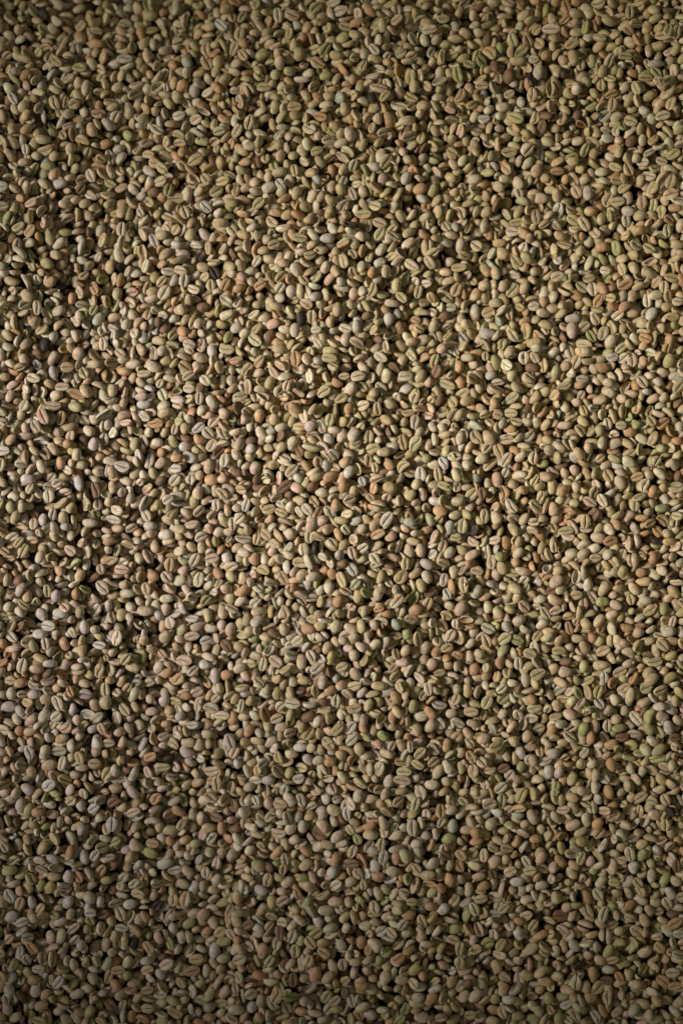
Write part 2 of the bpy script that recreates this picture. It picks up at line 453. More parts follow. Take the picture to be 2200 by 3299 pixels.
(12071265988,92979319782,101688466202,33328410756,51489046754,70486802995,97338055172,-3144378976664),
(8031003183,76491915276,114044588929,24418656550,6473407602),
(62895612701,30948112901,74119207269,105631071063,111453415002,108651214937),
(56142269323,73279809673,49612047048,8865245487,57698207733,53138035283,-1564436161371,-4076540921382,-6801059455898),
(95773294493,23067482449,42759196815,74729347074,85614004602,103858288937,64673092140,109902917594),
(69125767176,15387664205,46083218967,82722469987,29185479375,50860425346,70998459293,80851520693,67683330256),
(30319966640,34878364970,87272951818,39236445874,10420013292,18715778970,89979525326,37685907828,57085044987,91848886750),
(75557062382,60514977029,88625332789,21726801845,104707142737,85005240252,107306393128),
(67675511677,80943090890,17991530534,20059926858,32195798821,36123054966,41304445345,44007702999,95149935237,112696386471,27844858039,93913452866,-2651655122774,-3254685942558),
(54590150803,78665352154,63942392340,-6492687120032),
(23896629020,56659063582,72140710154,14565879979,52416110086,86137777865,99714290227,110728318466,13532604244,58340114760,101070922927,-1324802778567,-2275680405708,-6308196475510),
(16421086363,12288813941,60204034768,65598004377,25767956787),
(5850579266,97124061301,-996455653512,-2425910787206,-4645227275108),
(16637491618,91947528903,76494512861,-2562663689990,-4330460126196,-5185492377752),
(70787979093,48572101855,50237350473,81470283969,109584536022,11041175343,113428479883,-3131268827374,-2802184593582),
(44631290238,53767376609,8342562722,92782710180,-1954287211290,-2350473055328,-6842069035260,-6999373925846),
(40270879779,51062315640,20791024872,46808581188,69341521503,7305251142,77012700855,-3035470431776,-4932302515293,-5535283356213),
(),
(107296188288,9376291194,26502187495,30119340997,55116647747,90900468875,102113123208,-5713003668608),
(19638999941,60506000922,93287404829,10098722854,18402058169,110823106058,56152593613,99926089314,97139187762,82417445788,-4117896836412),
(41207197749,28263174799,108034584973,111868612630),
(24726826136,33116783038,32292526123,79914041917,17993472111,48791382220,88217440302),
(43277181913,68604843420,96399164200,14468426031,21629455382,23702187134,89045502294,89982055921,59687359548),
(16839249003,26592533314,95458426149,22346851872,103242765881,-4453294754901,-3781617414540,-4727230806236,-4816080586352,-6479522048565),
(47740303937,73271021452,89660775111,108545777508,15703082748,12806848710,-3405084005298),
(88001191082,106149168586,98370036640,113630816731,34163476633,84804059265,100551972588,-4234315636982,-5179537989093),
(8433655222,38413393689,92774160052,105015278352,6168647536,-2425837339340,-3014262640598,-6280916150592),
(75137959516,51993955178,87276778466,94218609027,102101691300,78886972704),
(64661233066,70063473267,20167779640,31671056848,58644911362,83961972745,11867381908,82302292517,110523158762,-5096718618188),
(18084815126,70993572804,25556368166,56660974731,50131592021,65915518117,39756825195,-2774877995024),
(14455992583,22447514628,40266377028,46288706271,81467783068,44421956080,61347942821,85826753294,7509095700,32809590600,47861327758,35303418377,-2891443717244,-3514317957284),
(80229324260,89245895660,10311599296,96926063789,27644148283,-1660037868482),
(9370904758,107294076271,19335860064,28366417299,54907233662),
(55312411613,77214389943,98684606203,13003191396,35606993862,67369123938,29812946505,62902929231,113840853342,32196867535),
(92356572840,34360659614,74622687125,102414005493,103455923500,15707898345,21519711886,68720188279,72040195267,-4604435356357,-4973660882517),
(48157870062,31157728543,111658844281,33540655607,83035240263,-2535997132494,-3809346272523,-6048018812121),
(106364252768,107920449751,109269142257,24523895966,46919840187,-4220523246890),
(6469679367,52102018218,85108859144,17675920935,20376106742,49206314549,98802445431,100346870065,-6869968310046),
(57602589676,26699091120,77846635030,-5316314447745,-6267234066297),
(104697230499,41314631352,110202889920,-1927292847175,-2275690913326),
(38821946259,91003285709,45153509102,56453480996,61968747111,69750420860,79086055934,112798508450,8126903384,73803990699,18723304160,59164044245,-4344171010424),
(36642162774,42446371738,63518804211,81476045366,94842523164,16328108917,70905231649,101382390163),
(87898092672,49306152794,50852914385,64769820676,83961484333,93500962836,14260567213,22140473665,41008912274),
(25460122500,86451272883,12393311179,11558084764),
(89968432234,107188590754,99715577502,9277105942,15192484657,23386872893,43191647322,67573490931,109691978946),
(39862574470,54178961995,60412398629,81893799468,97960947301,52838120521),
(6151990514,48775409260,57282610746,62277204271,74413739095,88625558690,18920574901,33952766146,55731277953,96094172707,105853419114,27537443348,50451722544,89359158606,112393865904),
(105734123718,28566580695,32298300264,37780822527,77736779014,36649863565,104186650121,19756591661,72764478258,86150465570),
(10308222514,24212827626,13425494346,87596870107),
(27737123777,44528850233,34881698427,42243711072,64249175119,86553651032,7406681439,97036146277,102633578473,108030341847),
(17464726946,46606410384,51898690601,29913090542,84078213271),
(68711620071,72654170033,92459272628,47535201359,71727964097,80020949689,46925927448,91011545298,114152065024,65290079911,-2501238634923,-3808966152512,-5048828438378),
(30737671144,100756707361,21104004378,70064155741,-4028635287558),
(26178163602,15906830947,9273896878,31997955315,106883352547,81275376687),
(93599597491,43696438088,13529630141,111149877173,78678954060,104613254237,110620342437),
(36124336383,34791435438,66336101184,73702358388,-3905207724537,-5473524910158),
(22655888906,105016278409,23185808400,75044204337,95787521556,90295092921,99307356924,-1283916292269,-4953439371110),
(71509174335,17260641594,42669492546,54485820205,84284135366,108860868506,11978470603),
(88323983976,102108555051,8547401442,19441041207,77954625278,18098322129,33340952851,112490930446),
(8119084921,45974765364,48675609576,51373801277,57287695292,85313735350,94432545969,56149753042,-1762708808214,-3001118004960,-6048079088906),
(50225744733,53142478447,103563695977,63214891853,30436696525,109484563765,-2630712195620),
(15383056513,40994246868,64553578549,113416196546,60721381411,96925181484),
(68399444542,111758833828,10615080846,31885439589),
(77424391657,105945402562,66643359891,50241173190,-1646248211480),
(35508413056,46912513887,93392371993,12591488600,65498924909,-1119075128517,-3426213165024,-5296095360468),
(107603004973,14460915360,69544062867,71306839181,79911811829,86657201281,114353327364,43187427401,51690554048,62486570868,98165860038,20792767395,41523321529,61458743886,70280846661,-2542174769460,-2467164346022),
(32597571739,33947797729,100339960020,19027069705,76181402545,47541863617,-3206507164872,-5069551211748),
(78665516930,11970550406,105116665115,14052186721,44327923512,81997337700,106260216937,-1940943538092),
(9578839733,23277730341,28977652058,108335251935,67889283831,-3610554480721,-6746677347510),
(36640972131,7922825297,17776676585,23699610757,59576347496,73179693285,89979277399,55944035922,83446175858,-3507985724366),
(95679565047,27642994898,86555174551,87904078075,-2310420908371,-2796222395040,-3829276615653,-6870107449224),
(21515348134,50128883266,99515265051,8864081918,95060563068,-1022946179444,-4233851124458),
(91836875102,89253440920,71926589267,110519975032,26705873886,74943490190,91434143526),
(60815500783,30639456622),
(109166770054,51061888562,97545468326,69542833876,93296204679,111555151616,-6650850111847),
(102627826689,80539931493,-5583199453777),
(45462867492,72965282211,24627118994,44011029703,104801494626,107713299592,10617403152,40895712197,42454727316,53864873745,112693176936,6680633030,79297967592,-4124711574392),
(20069341332,34158272593,46503568668,107098336437,39861874762,82715519436,86253998746),
(8546606448,25365203527,27841492462,37689305154,66024390062,-2104853355027),
(67364870938,49931789890,78265089198,19344696334,76808243621,-4679513892504,-6479102119790),
(70789054081,85516515162,87380350630,16329725389,59057305358,5952441385,74118518053,-6362998516551),
(78562218197,12482372941,90592773422,113731968616,21626038246,84062444701,106364769973,52524863462,-974563192616,-3740652283110),
(13515686270,36642075001,50646240257,32395753320,92258759882,103356480426,48789499825,68303977996,35823510166,92889980930),
(32910835978,72752010595,94838586909,54485841740,60201638604,81362106857,87181748862,23595999734,29499247855,105336524895),
(64671184994,100866354987,59062094846,65293879689,52107269241,55327260355,-2980676327976,-3144948187736,-5891062792447),
(89141402009,18097607143,25878767575,38932084636,108138034486,-5405064577374),
(21618724863,94019462640,109273990423,111353048682,19436419440,9582528996,11043813701,99313435023,-1187926308783,-6239993361626),
(16113668610,85615991714,110203100642,71928227138,43806006942,-2049414451484,-5267818468008),
(101583020163,27115363505,57391541336,13527137925,33855558029,61661166391,75564531985,-2672199438890),
(34362408026,45151822186,69644541101,83439653115,41726132520,68194636548,84066039406,98902085923,8027866422,35308969608),
(80741948773,38406071224,77114663097,12176510763,46603702978,106687134309,-2858271803455,-4782260966870),
(22757990389,24526632296,104818669766,112908552509,62700156741,92364349111,111667743829,-1372823973601,-2823159047910),
(36962017473,97331082737,102318118513,14771305180,55739317457,60202350877),
(53248320628,70578758782,48482301231,-4912219971398),
(31460697152,105948142671,72863402805,6786267834,-3316208084337,-4398440458988),
(29803286025,78665993801,86864791286,90286901847,109690387513,11040493529),
(32811558233,50652641058,81470141475,76283129570,58435152207,-4515367914913,-6835527097400),
(9679230363,22869002604,37177120049,38202001245,45465470981,46715044172,63631938521,98786671087,100143570150,-3590304115686,-6034821973958),
(96808493115,113830532913,44639449740,88936830387,28356883837,107205164082,25352449491,64776272679,70169368589,84074522350,-5172227285288,-6315221047830),
(36436754545,105321975885,12797679774,79909059215,111553086198,60314157036,71313366134,56151860730),
(93394367054,65494441928,91632203361,8858911143,14046932577,26286768732,61550568314),
(39031814916,40793578572,21518423750,84893758394),
(19647145428,87899598773,31885719722,15804252465,18090729398,83030807810,75248964531,40392318679,43397351887),
(94548847177,113104178327,-1598491973594),
(16524658358,22761415983,93815769088,106988686315,33855274035,49100905682,53152487671,96194604790,47340448857,-1878878159604),
(27010784947,98676106902,-2809707712218),
(46602121844,20786854213,57393292396,110933070816,7823670519,51599023152,80535147391,6785830770,10314666169,88323189722,-4836831961514,-6663976206968),
(59367612876,74000718830,103978509945,35095916760,68720576258,97227207977,29400010661,89673378926,109591469870),
(30221317333,69337521000,86136080097,102318564457,48797975189,80338661886,78057387036),
(31058600072,15190201541,18408238065,41114387367),
(17776073844,112066254445,11766003696,72652289667,113937004344,76496051727,105846312999,39043996527,54807902683,63215284134,64155495606,-4398443112204),
(76699506900,13732125037,37695367865,55730126335,58026532562,62278397622,35934197234,97856773010,99310015819,-4309913464176,-5582732567762,-5425590306025),
(71822351224,91525723965,25045893762,60821828811,86864237741,79400300220,108246182959,-4925875739997),
(103985546184,16331786560,112595527880,43400792056),
(9368630421,26701992456,19019197736,70892193075,89874683967,44951288582,-3035349656618),
(34676821897,31779480398,60097428646,104820046325),
(75246553880,27731279625,50760686149,95161739294,-1372220346914,-4659242602615),
(48058774806,52728148734,92574815342,94131579077,17165701921,107206124529,5953111389,39666366895,49530617485,-6377284002513),
(73896212249,22757948353,46811618177,54069619689,11968169139,64042075556,7611723029,33333271181,49309686810,90919163868,98378251619),
(89347155847,41315942324,50130406575,68407554744,26916642101,22558871486,79200580946,10002428466,72660870753,-3870997089141),
(38410806159,81567304185,16735787213,80124917592,94013487854,111243112886,30228000523,42665125359,105959613488,8028113618,86150466495,87805641948),
(92051188330,102416927047,55741103433,57093863871,69343801203,101180091317,-2412493781660),
(24109514310,28975060803,50440436965,67048465229,61660213302,85936558608,100136415888,109799819673,113523784745,30749540609,13113787034,40702042038,65917855995),
(37059715389,18500809645,54596275875,83753664049,111252653242,14051480092,15295394386,34266620252),
(62485492120,26077888621,108243968858,90495601604,-3412368477618),
(75139436523,113839664605,-2262599041398,-6794606704860),
(19845630675,47023916568,97647449989,104505042797,24948525276,82714709842,-5131616418792),
(17770271672,91522023559,9159461107,23800068811,35507578622,58436288052,75046871245,99106695694,43292355549,63528697399),
(68815050739,99198738396,12282814579,68928593487,110213421079,96201457110,105237572549,114159964956,41742485085,-3521361048182),
(64767596532,44741665148,79083030077,10723941577,60104840796,71520614046),
(16111005627,36852171799,94011433059,66844093052,94953404228,25152173983,28362307576,66331000144,31362634057,-3008281932312,-5048847027320,-5863504263764),
(30011942031,40385605846,112386198948,100557305667,20165524101,29087107085,6680543889,8339856655,106473162320,-2583984285920,-4672987726188,-5582763985616,-6144123953448),
(32185783354,87174976050,88210554462,14248362282,33337877438),
(38205420555,59057449186,74417002178,89660616864,26911871131,35204101471),
(48161317761,80639171990,15394733287,92462716624,12079769389,81785774395,-1201361932279),
(60831427980,49306149920,10103420590,47752600859,96193479235,-1461571282908,-1338387609440,-4795924683930),
(25138976218,77732244461,103772248471,109693913923,57405899969,-6685139184836,-6794981665383),
(75871625576,97557800500,111255639160,51077782774,56160609940,-4131458425592,-5664612822662),
(46400080686,17360828197,35927931501,-3603876144687),
(52726996742,108343636142,112913356867,43806535779),
(42870877961,13003227643,101171352639,24629609760,31575323382,67057968152,106994847583,40808524933,69554957542,-4918882543845,-6945909851790),
(90900869719,10092735835,30021206342,33234153844,54702714182,66324695506,72966340453,91735891332,81075629379,42051752744,63523219846,95161627880,-2946683522598),
(70577215012,105949700764,105119727252,28257812761,68203031683,23805676128,-2453907090498,-6561459656786),
(15695004064,99823002272,22136277962,83130470272,47130037045,53359016166,77741067649,-2597582625668,-4302634039142,-6383836400936),
(18915105598,73686864672,78769168038,86649093821,59477046588,70584490222,79710057961,8649671308,50657285070,111664364765,113949414080,88010681794,90287896265,-3857503980930),
(64977882470,76694340331,103147544774,93704533341,-1899967802238,-1797333923973),
(9888421569,7299685374,11659762099,48795040082,-2023127980964,-2974677348283,-5514781061936),
(16841466315,69127394210,-6746889794438),
(45051792487,56359233984,85826311697,88209997473,30022914024,34685083119,18511121305,81374034949),
(17462225681,32498768392,55004204767,95988935136,27222143965,92671456275,79508925217,107111488579,-4063192174603),
(25976532041,42354755896,19442108189,60213486070,89048402660,-5007622349874),
(22558278732,28567738311,36034546371,113014187546,-934012579700,-6198910022090),
(51795313231,78981123934,91122678505,109694579601,63428145003,-5637733871030,-6479676779838,-6945579340500),
(49929015007,70476705771,6265663174,20897860786,46300664463,-4774438868528),
(94114010617,24733468889,41950566161,38015961608,106681423574,-4343832849399),
(37902439742,57293870437,83648943717,90386140767,8125648789,40394386121,81157782199,108244674022,12282701077,82518605130,-5110495158086),
(19436466667,15915227120,53250375495,67776930358,49002022601,55745704657,-6595937996670),
(97331569074,31460256422,21514012013),
(111144230377,103153585464,30125404147),
(50652793435,74929381394,58541975417,10936413069,47654708041,39259966165),
(32706037759,18194347029,24622260021,73580597052,64461127246,-5856587423912),
(28455054650,91733308063,10093287946,36750018771,81785763759,112086936088,70484927365,-1111866842366,-5746655556786),
(101379447930,34159540333,76277976458,105225561998,54906872703,79819619290,14560039022,31265670084,80654395177,-6137401027911),
(18082785568,35402067819,91112707638,27955117423,45572524143,52005560425,113532762315,-3940197221346,-6719606884605,-6458783617130),
(42661746134,85517427593,108131721819,26602144541,29701634687,110013166939,-3617733885230),
(69126245511,20375051558,40285620474,67270005757,83248958302,-4056227661643,-6246480239816,-6890874593355),
(23582952776,7303378692,28047320868,47232900675,54177097545,60104513871,88727155371,32503290373,50141044202,83653948977,96301596396,72246227642,-4165571606168),
(44015103158,66849551877,6052828480,78568778724,48585709743,41841146653,111358532385,-1537730482098,-2639017145382,-2391841853816),
(70058988283,99202985289,9164145673,57611387982,89980230204,25463010579,78056279431,84803383753),
(43608886896,74834823885,19441301860,38831538183,22352811224,92154914883,-5021506552986,-4857297449094),
(13317403635,56569205199,82821175046,112804343784,107099441601,100865096560,65292963846,15285914119,80644613446),
(86547505567,109178577977,11657014658),
(21412299022,101904582199,34893616872,9585469195,-3761611086224),
(93703925998,37064396169,8032050722,69030942529),
(105650504971,97445748305,53250978601,24626879713),
(31363530109,51383287899,63223575057,87691738040,-2994486942452),
(103257068102,33329817613,61347794498,29709417133,86041920039,58343192509,65609046976,68195669850,-1084628637776,-1215010195772),
(81363182067,23278197489,59054483888,27122673696,89350850178,-3097244703506,-6609717046776),
(108133069788,95774677321,6269084749,110632136278,-2522417469026,-3679193212245),
(50752273249,83543022969,14140819921,57503072395,36862057016,67163521296,84276226617,-2905784198460,-5247387115086,-4685940585218),
(40384848993,12997937910,35506040169,39240462433,42979494391,14876789577,91224736728,48486989547,82200869167,101813496348,103472332449,-1441289326290),
(42144598921,62179382577,76491515811,47544068964,49837050662,-1331410154781,-3515152100804),
(20888745260,44532698414,54488445739,7301193384,25975823041,38002679666,106686218533,112816674568,114155232904,-3973985506988,-4959921231374),
(31875623721,64462045188,97331567300,99198736135,28360901049,11454998379,94856905406,-2268611165534,-4768298235200),
(87167753007,92254147801,93707788537,9271614782,-5138265816756),
(36226954932,73168884888,100549393587,10821826461,74621402100,109800801222,101289395508,67791875688,-2426327915360),
(84685060422,64778561681,80015865402,108034457246,93516992176,-6513485996504),
(48687320763,52209164762,96610919498,68819766003,88213985307,111768566724,-1126181286081,-2029541384778,-6356461626074),
(56879045497,29289037595,46305436806,84166479454,86451686637,33124622888,57927057614,81055244344,113736853722,-1577536165880,-2803194603396),
(58952178460,65809381112,41732767152,18303828823,106484590935),
(20060245101,54077209576,32197544849,112817990124,39148270320,-4090912965690,-6911198463140),
(30214641165,88412978072,50657321606,67470666063,82921677413,44647303860),
(70997110011,93179828739,22341430356,55014821657,39763049383,46621119478,34567241195,52011283711,103161425342,-2686754900442,-5904535029032),
(63010841253,78363819470,26912398178,110421894960,6887863453,69862462924,-1016322842925),
(26803658119,49619965200,91009961758,-4850477492677),
(60616138749,75459088140,98060710304,19234417430,12392203706,13624913020,-4214059745228),
(56464166714,100972042527,95166143172,84583626707,-3542726255970,-3693462972238,-5281844092746),
(9988914338,79494938428,105746916381,8337593126,50766074651,61867803377,37593789063,77014949242,106999733991,-1447954634641,-1872401917137,-6116733389052),
(24417705577,109076039796,48376653415,6371058075,57830129199,85721710683,91536691604,-6678468519260),
(29708029417,40903034476,68721259085,17995578679,72349885749,87486551682,97441977008,-2385507233169,-3159375373232),
(43392200866,52412855310,66015758041,58546441377,99309744582,65191106905,112601174428,-2255220219122,-3926407621950,-5678732875040,-6945634455152),
(104811467464,97140627603,45685593343,67367084726,75773143831,90284282970,13432175226,-2844193660452),
(26382445300,30734772166,83648417213,113742582367,20379714927,82304476284,94118469672,103464670591),
(95672380229,27631323786,31673039082,112299475585),
(22447036491,36029978428,42047816431,45062835529,73999367641,53562887534,111049773982,78150717591,-2570084456186),
(54801118695,9472119985,12070584105,16119550038,37063884313,10615758180,57718164195,67482391756),
(25141641708,32914245024,102325472773,88522112850,99214915312,108348561725,-6376415612454),
(84578832339,49619403309,71310885399,98476378411,23390421013),
(38618831630,34572846102,80746391785,110421299901,32096752502,47135401747,51489402699,64471306550,14565369051,-1694573854338,-1235289124304),
(61038859873,107201835860,8030295349,17162266616,61049353009,92261746711,100039599194,68830538313,113331217744,-2672910217920),
(105963371272,29711750465,78783152808,-1036919455112,-4631209518092),
(66540573808,48068415534,53364006094,55953176211,63015805462,72860666539,93506365341,-4891211415626,-6267601445100),
(86764380357,91322078742,24212140635,12491280067,-5103743346122),
(54396723169,20685470352,89968116952,31057534144,23702140570,85625405229,-1865445415098,-3302801285588,-5007887085512),
(43085608807,103161568934,56685064092,-3871487668328,-5412026238234),
(84273905998,45365415653,83128369750,9796489946,43611386835),
(11543506959,50549502233,94123005017,44544889686,46724139226,6576341097,39359089538,-4748449011571,-6493264515636),
(19430227250,105952118679,21720464040,32706112443,80960629543,95677455856,37073143387,111668711597,-6685322887200),
(36127032526,12378201444,109595923299,107929487262,68001043887,80022961834),
(14451778133,61872649610,94944224689,27215959489,109183272193,65302752218),
(38931849512,48790013730,7507265235,13732806424,58029242326,60213011031,114157136933),
(16213151710,40696325254,41842697878,75244193413,112591438611,18716227181,34060073252,71310492357,8548357322,52322682331,83239369798),
(73479200553,88103443309,69445584601,82197341414,106893254861,68199880602,25464276327,32298263060,105130861768),
(23893440530,26689902689,60722452242,9892766727,86558149000,90909211810,96928913149,17055078240,49009176651,89981743008),
(30529654791,44740042864,46291766958,65286775008,89346040176,53564512087,56676633226,86966863890,100450441134,22661423019,40085093617,30331487175,35098274696,63437096486),
(66647331970,77429750636,10824402085,93602229676,102741289059,110837331094,28778677841,57729371317,92050750198),
(32187655254,5950647943,50036062461,20582039882,74529473629,85209527298,88420837203,-3638338372358),
(18189815635,54495728124,72972183209,76180885568,36960336757,84681843371,13008394184,-1029897547014,-2502230313541),
(48478453239,24520148908,72356429197,98380573172,78771910021,51495894717),
(111244506156,42877240747,105437905989,64364444104,101920487318,107731061451,-3926064135074),
(83541593543,81367744219,61868440519,75151904844,19230180169,70696443924,99629639977,-6322151459010,-6897668485017),
(34369277695,38311524400,67477976295,29912870364,79916729823,109186286780,114368033282,47136639777,-2939787356852,-2837381262039),
(15178536835,10307897345,52633559546,71314919948),
(8227774765,66740766078,12380321281,22452203496,27728889363,36136146486,95463637360,11141525443,25974483033),
(59584621608,17155064186,40074541410,48898656461,16428221154,112491388191),
(56995655174,79084546856,91736443670,87388679991,62086627062,-2405904377618,-5727302294485),
(21717646165,108028544238,73594339695,82823482740,41528611205,101600466828,63738418590,-1372592996654),
(32920047900,9070075956,14150946343,106065355211,-5979655478906,-6458914913226),
(23686686516,64978046221,101072908159,109377575916,93700746595,40091018208,107205168303,-6849523925384),
(26484505634,6257760185,38104306543,58554095355,84994945854,28776021507,31772001646,39045316939,68507995900,76803940286,24527189355,69347137954,78259291716,112084340485,-1810546242133),
(43290857839,50763317859,88943437152,113738207556,55959841100),
(30216030927,34359225412,103667115122,13625495095,60834133284,99515017953,52640669578,70795649228,110010177253,-3063264789452),
(18397278615,45263870300,80741990196,7712293269,53670275055,96299921827,19134890389,31782934725,79820866712,-2330734310420),
(73789641837,83751601896,91524818976,24423547557,67268682966),
(111139832187,25765508066,85623657084,15495859810,36767281719,100661283215,-3762303381144,-6143901021272),
(32700468978,106058706474,74732578551,7924816934,11655587203,41642946701,-3981262086060,-4774976830106),
(16529232495,46298992497,35616332353,75871704804,-1502095642772,-3275536825848,-6287623795545),
(66745695649,40700141406,47657604469,62392308303,83029834818,-1139842329516),
(20896615762,69856220556,88212465920,104607964256,64362322712,18922100241,84175746931),
(111866389171,24414679315,42258182173,107613968240,86767694330,-5397769584608),
(29395395658,37064208877,100451363631,14461906650,27419677611,68416576134,90701079984,99005062037,106271026333),
(6774895506,113432368226,12803780682,54819632745,-2563823246521,-3385235090982,-6760611161664),
(26072535343,101699366343,44125167621,10210373617,68724155385,98075379506,-4713249663350),
(35197033626,73068614884,63230537439,30955549272),
(59275213335,31881193504,56370484200,79301062926,25251878215,37693474119,52943003232,89139607371,74530337676),
(13208028048,19546078632,33019735210,77110894986,109705145392,28257288095,42161443627,77637064108,92357376879),
(10715841124,17464531692,34262601452,21927424131,57520784446,66955580849,96924304327,60736287447,85099913467,112813353493,-6225495322662),
(80431385701,105125972166,114565910857,7617363641,48485551005,58768442041,106484444562),
(36753886561,39659043428,44227669788,50141496581,65496936127,103875532194,87383205202,110317118442,108242643206,-5014906652682),
(38517153239,101905705062,11660240713,9488305339,53575653397,-3707703589920,-6904753436055),
(40900011230,30428016636,90585498622,16433512238,61880557817,83755617228,23494990123,78887639276,-2364897475278),
(91415588528,105955589041,6464414458,45678354907,51384000411,64362647812,103363024582,107407707874,47036101401,67585837601,84275913301,-5658689819850),
(26895423165,109688693194,52524336300,55017235621,76488262582,99106533540),
(32494835182,92766083040,24313644243,49103619388,66338174484,97540660683,29190445741,43296263266,63845231563,17992445469,70273605084,73176148153),
(21610698069,59484501865,95676786129,89765619549,82202693212),
(11754706154,26493087948,34481606637,44954725474,81364616058,102745694425,50460700396,21000905955,68937578508),
(12902859169,15288659356,40079947785,79816026114,100450829533,25254262908),
(20161719229,14043517882,17572274481,28149748101,7093444486,87590503141,41738059157,56795316903),
(48373432131,16126825970,37795381816,86452554468,111561835670,8040698794,113433729722,-4918961263602,-4720329422258,-6020032801202),
(61144704541,30220021538,55547149829,104710045033,39349311712,93193543867,-3056502477944),
(93390753468,114254798576,32816616152,33954141480,-3851205821966),
(84474284981,56680927658,62922086605,100255647989,110211712726,-2940332988624),
(53361144139,49931844670,72444301484,13014381987,18828506664),
(107918729582,112594282459,10720878512,37793827022,9901886189,46820804634,27537121248,51384490737,-6829630387680),
(35813218997,68717963218,77736948576,31358866815,98387610401,106376589854,-1502247723807,-4262314649276),
(16532570165,52212144872,20678624356,67270551925,-1345249621122),
(8546101411,24003234272,55327765105,103464432028,14673673220,94948881684,97655715876),
(78871035760,109578997136,34786953834,73276736021,81165004992,18102981211,59489717789,88828534572,96716654844,101596579804,66238762963,89769835107,107726959953,-2754824453196,-5275270823400),
(75445380308,74104932064,85722707551,28770859582,54298670945,99623528749,104819254080,33343576176,-5548910294880),
(11864149419,44953738725,93490632936,95670467709,69550162308,32300685035,38216106833),
(7204980012,70592324320,24943102274,43196500241,-3186146776250,-3988551661544,-5432567821374,-6095685690680),
(18090652840,76904222707,26176802308,90485741193,13629545328,63333311091,76288552608,-1968011173657,-6218984919878),
(61778219668,49939506787,88115212850,-2392353534399),
(79401613482,86861599723,6878914236,27322272137,31568873390,39877838397),
(81359442183,99202036292,103254177670,110518771311,84475886007,57310088669,-4953337154665),
(44325701335,72242972289,83335555627,9994882586,46511066539,57932251753,53561772352,60840652245,-1050879644958,-4460720791236),
(65712392129,107198061660,64572169986,98057198615),
(30114089762,14259819159,10930385581,23379017540,33130614182,9072021748,11978141395,29291664092,13224605150,21619964292,50980404774,111871230584,-1297021202163,-4556508482150),
(22341000313,36650895814,51695079362,71102551753,109063394233,78153574524,88415323992,56062783514,100454007961),
(113005451707,8239477437,93489365110,63751212951,-1584880832040,-3145435915658,-7007027974874),
(54814951225,110526569391,65619769694,-6890934865413),
(73485794249,114466910292,18504649247),
(6884630088,89447864090,109594463100,52432061176,38529763037,-2974058210804),
(17260243347,41938644210,52730413272,94941912258,39558540341,102117220273,48795906061,42361874226,85210009171,26913101492,96925935625,104191426625,-6020213884777),
(24620985866,34261250558,13318266118,59383518593,29810209411,50455110528,92244998259,61569915352,80134376157,84269888925,-3680118943881,-6527002792700),
(19540916379,77525580408,85927018066,107304513709,40598630868),
(69439505535,111656616457,67162613865,81061417875,95566329840,35927799261,7099969355,28256261257,-1680477208041,-5453282441732),
(60730604921,97327510852,15705333182,57206541605,23078246655,77747114487,-2898400192016,-4884682769814),
(31045289748,25969593573,38004502711,46404563868,32398852440,71730436803,87485667060,62923311528,17062484006,-1372800081007,-3926748543104),
(38411801809,103457145825,113216092574,8239300254,14155234275,33649900693,6057636131,10111374854,76181318314,100770309102,-6170958282668),
(20993071995,32723398346,64583069393,-4461040834005,-4994556667386),
(40797354249,53977416797,12072924630,88516971740,9374707473,36870604261,72662531328),
(58762916140,54916447512,68308670221,108243652318,114261865097,105027520738),
(22545872707,17988192880,49827794908,70893660650,27935354292,95160231648,101908169300,110731217163,-3221094211856,-5562405966020),
(23696447662,92248626418,96916158562,65517286302,99206762722,106373616909,7934153398,-5199405155288),
(81367199611,34782569936,52427612724,87272428227,63746657130,82825601637,104296947376,77233662786,-3124918109420),
(26484070318,24729165571,42151550477,39870557976,61978246188,79916033559,100768583293,57941332782,69661280016,-3707504346486),
(89343574753,6991588373,31582181597,43187900631,112917230201),
(65401639178,51287298519,91107264785,28981536989),
(11974213356,16335888849,77116346875,34158233565,46305625354,53984210324,98066667893,109700612094),
(5957020416,107722038183,14876482411,13326782989,35415031723,86133301264,21617252444),
(42057157807,9690402899,-2001765252176,-4912201637712,-6390452038940),
(93911473317,59599912827,112489980403,-1310790271455),
(38410965538,37486684572,71212047478,88005161251,102942471485,72450362331),
(14252103750,75455948173,101072191801,22967957019,52116912141,19022892059,47125399163,66549250056,11248418429,92363371360,59915779549,106273649251,57315366624,-1468530344780,-5377731743018),
(84785337468,58769987394,97023231900,41008245652,108556664094,32403582784,44026195706),
(7193278833,45469538028,61563708410,79081043897,89347353759,104810032423,17063433247,49111716064,50772221935,24844672608,12913876103,55238384808,113427331671,-2214423027860,-3474798467262),
(15600043683,56168160619,63328156080,82921750296,63439625978,99620794966,111045469131,-1776063145098,-6726282656946),
(60626990581,93386347693,16850604554,49930365505,83037080432,-2392133133158,-4638855754473),
(68820134626,77630107497,42877075669,76907443601,106885120656,69757180143,-4494886833966,-5042341724937),
(86548351917,94527861684,34890561146,45378841372,103884715321,-4303738567428),
(18296136552,20889023948,19959169794,12394746734,55959626706,98578337453,8757288088,31471412604,72973266474,80126627353,109795759237,-2549852612038),
(36858053786,81677583867,26071367538,29493045384,28460861647,91737547252,22979831850,53989348637,-5617124343895),
(83225268281,65506525620,44223605984,24009801426,37797897515,-1023318716642,-4057011969678),
(39550822545,64668076699,95357714668,103252105168,40906418943,74838720029,90281695634,105850651429,108664046343,88005397741,114577879166,-6431374800212),
(47129924263,28249417966,33954945728,112694937273,25458513523),
(112177772378,10308662248,6479172294,113743226059,17582131342,32505006430,51185607477,-3200096468514,-4741461177168,-6143791049712),
(62599327543,66855580377,70895448401,101174409644,7815992736,78360369533,106687937461,53157877981),
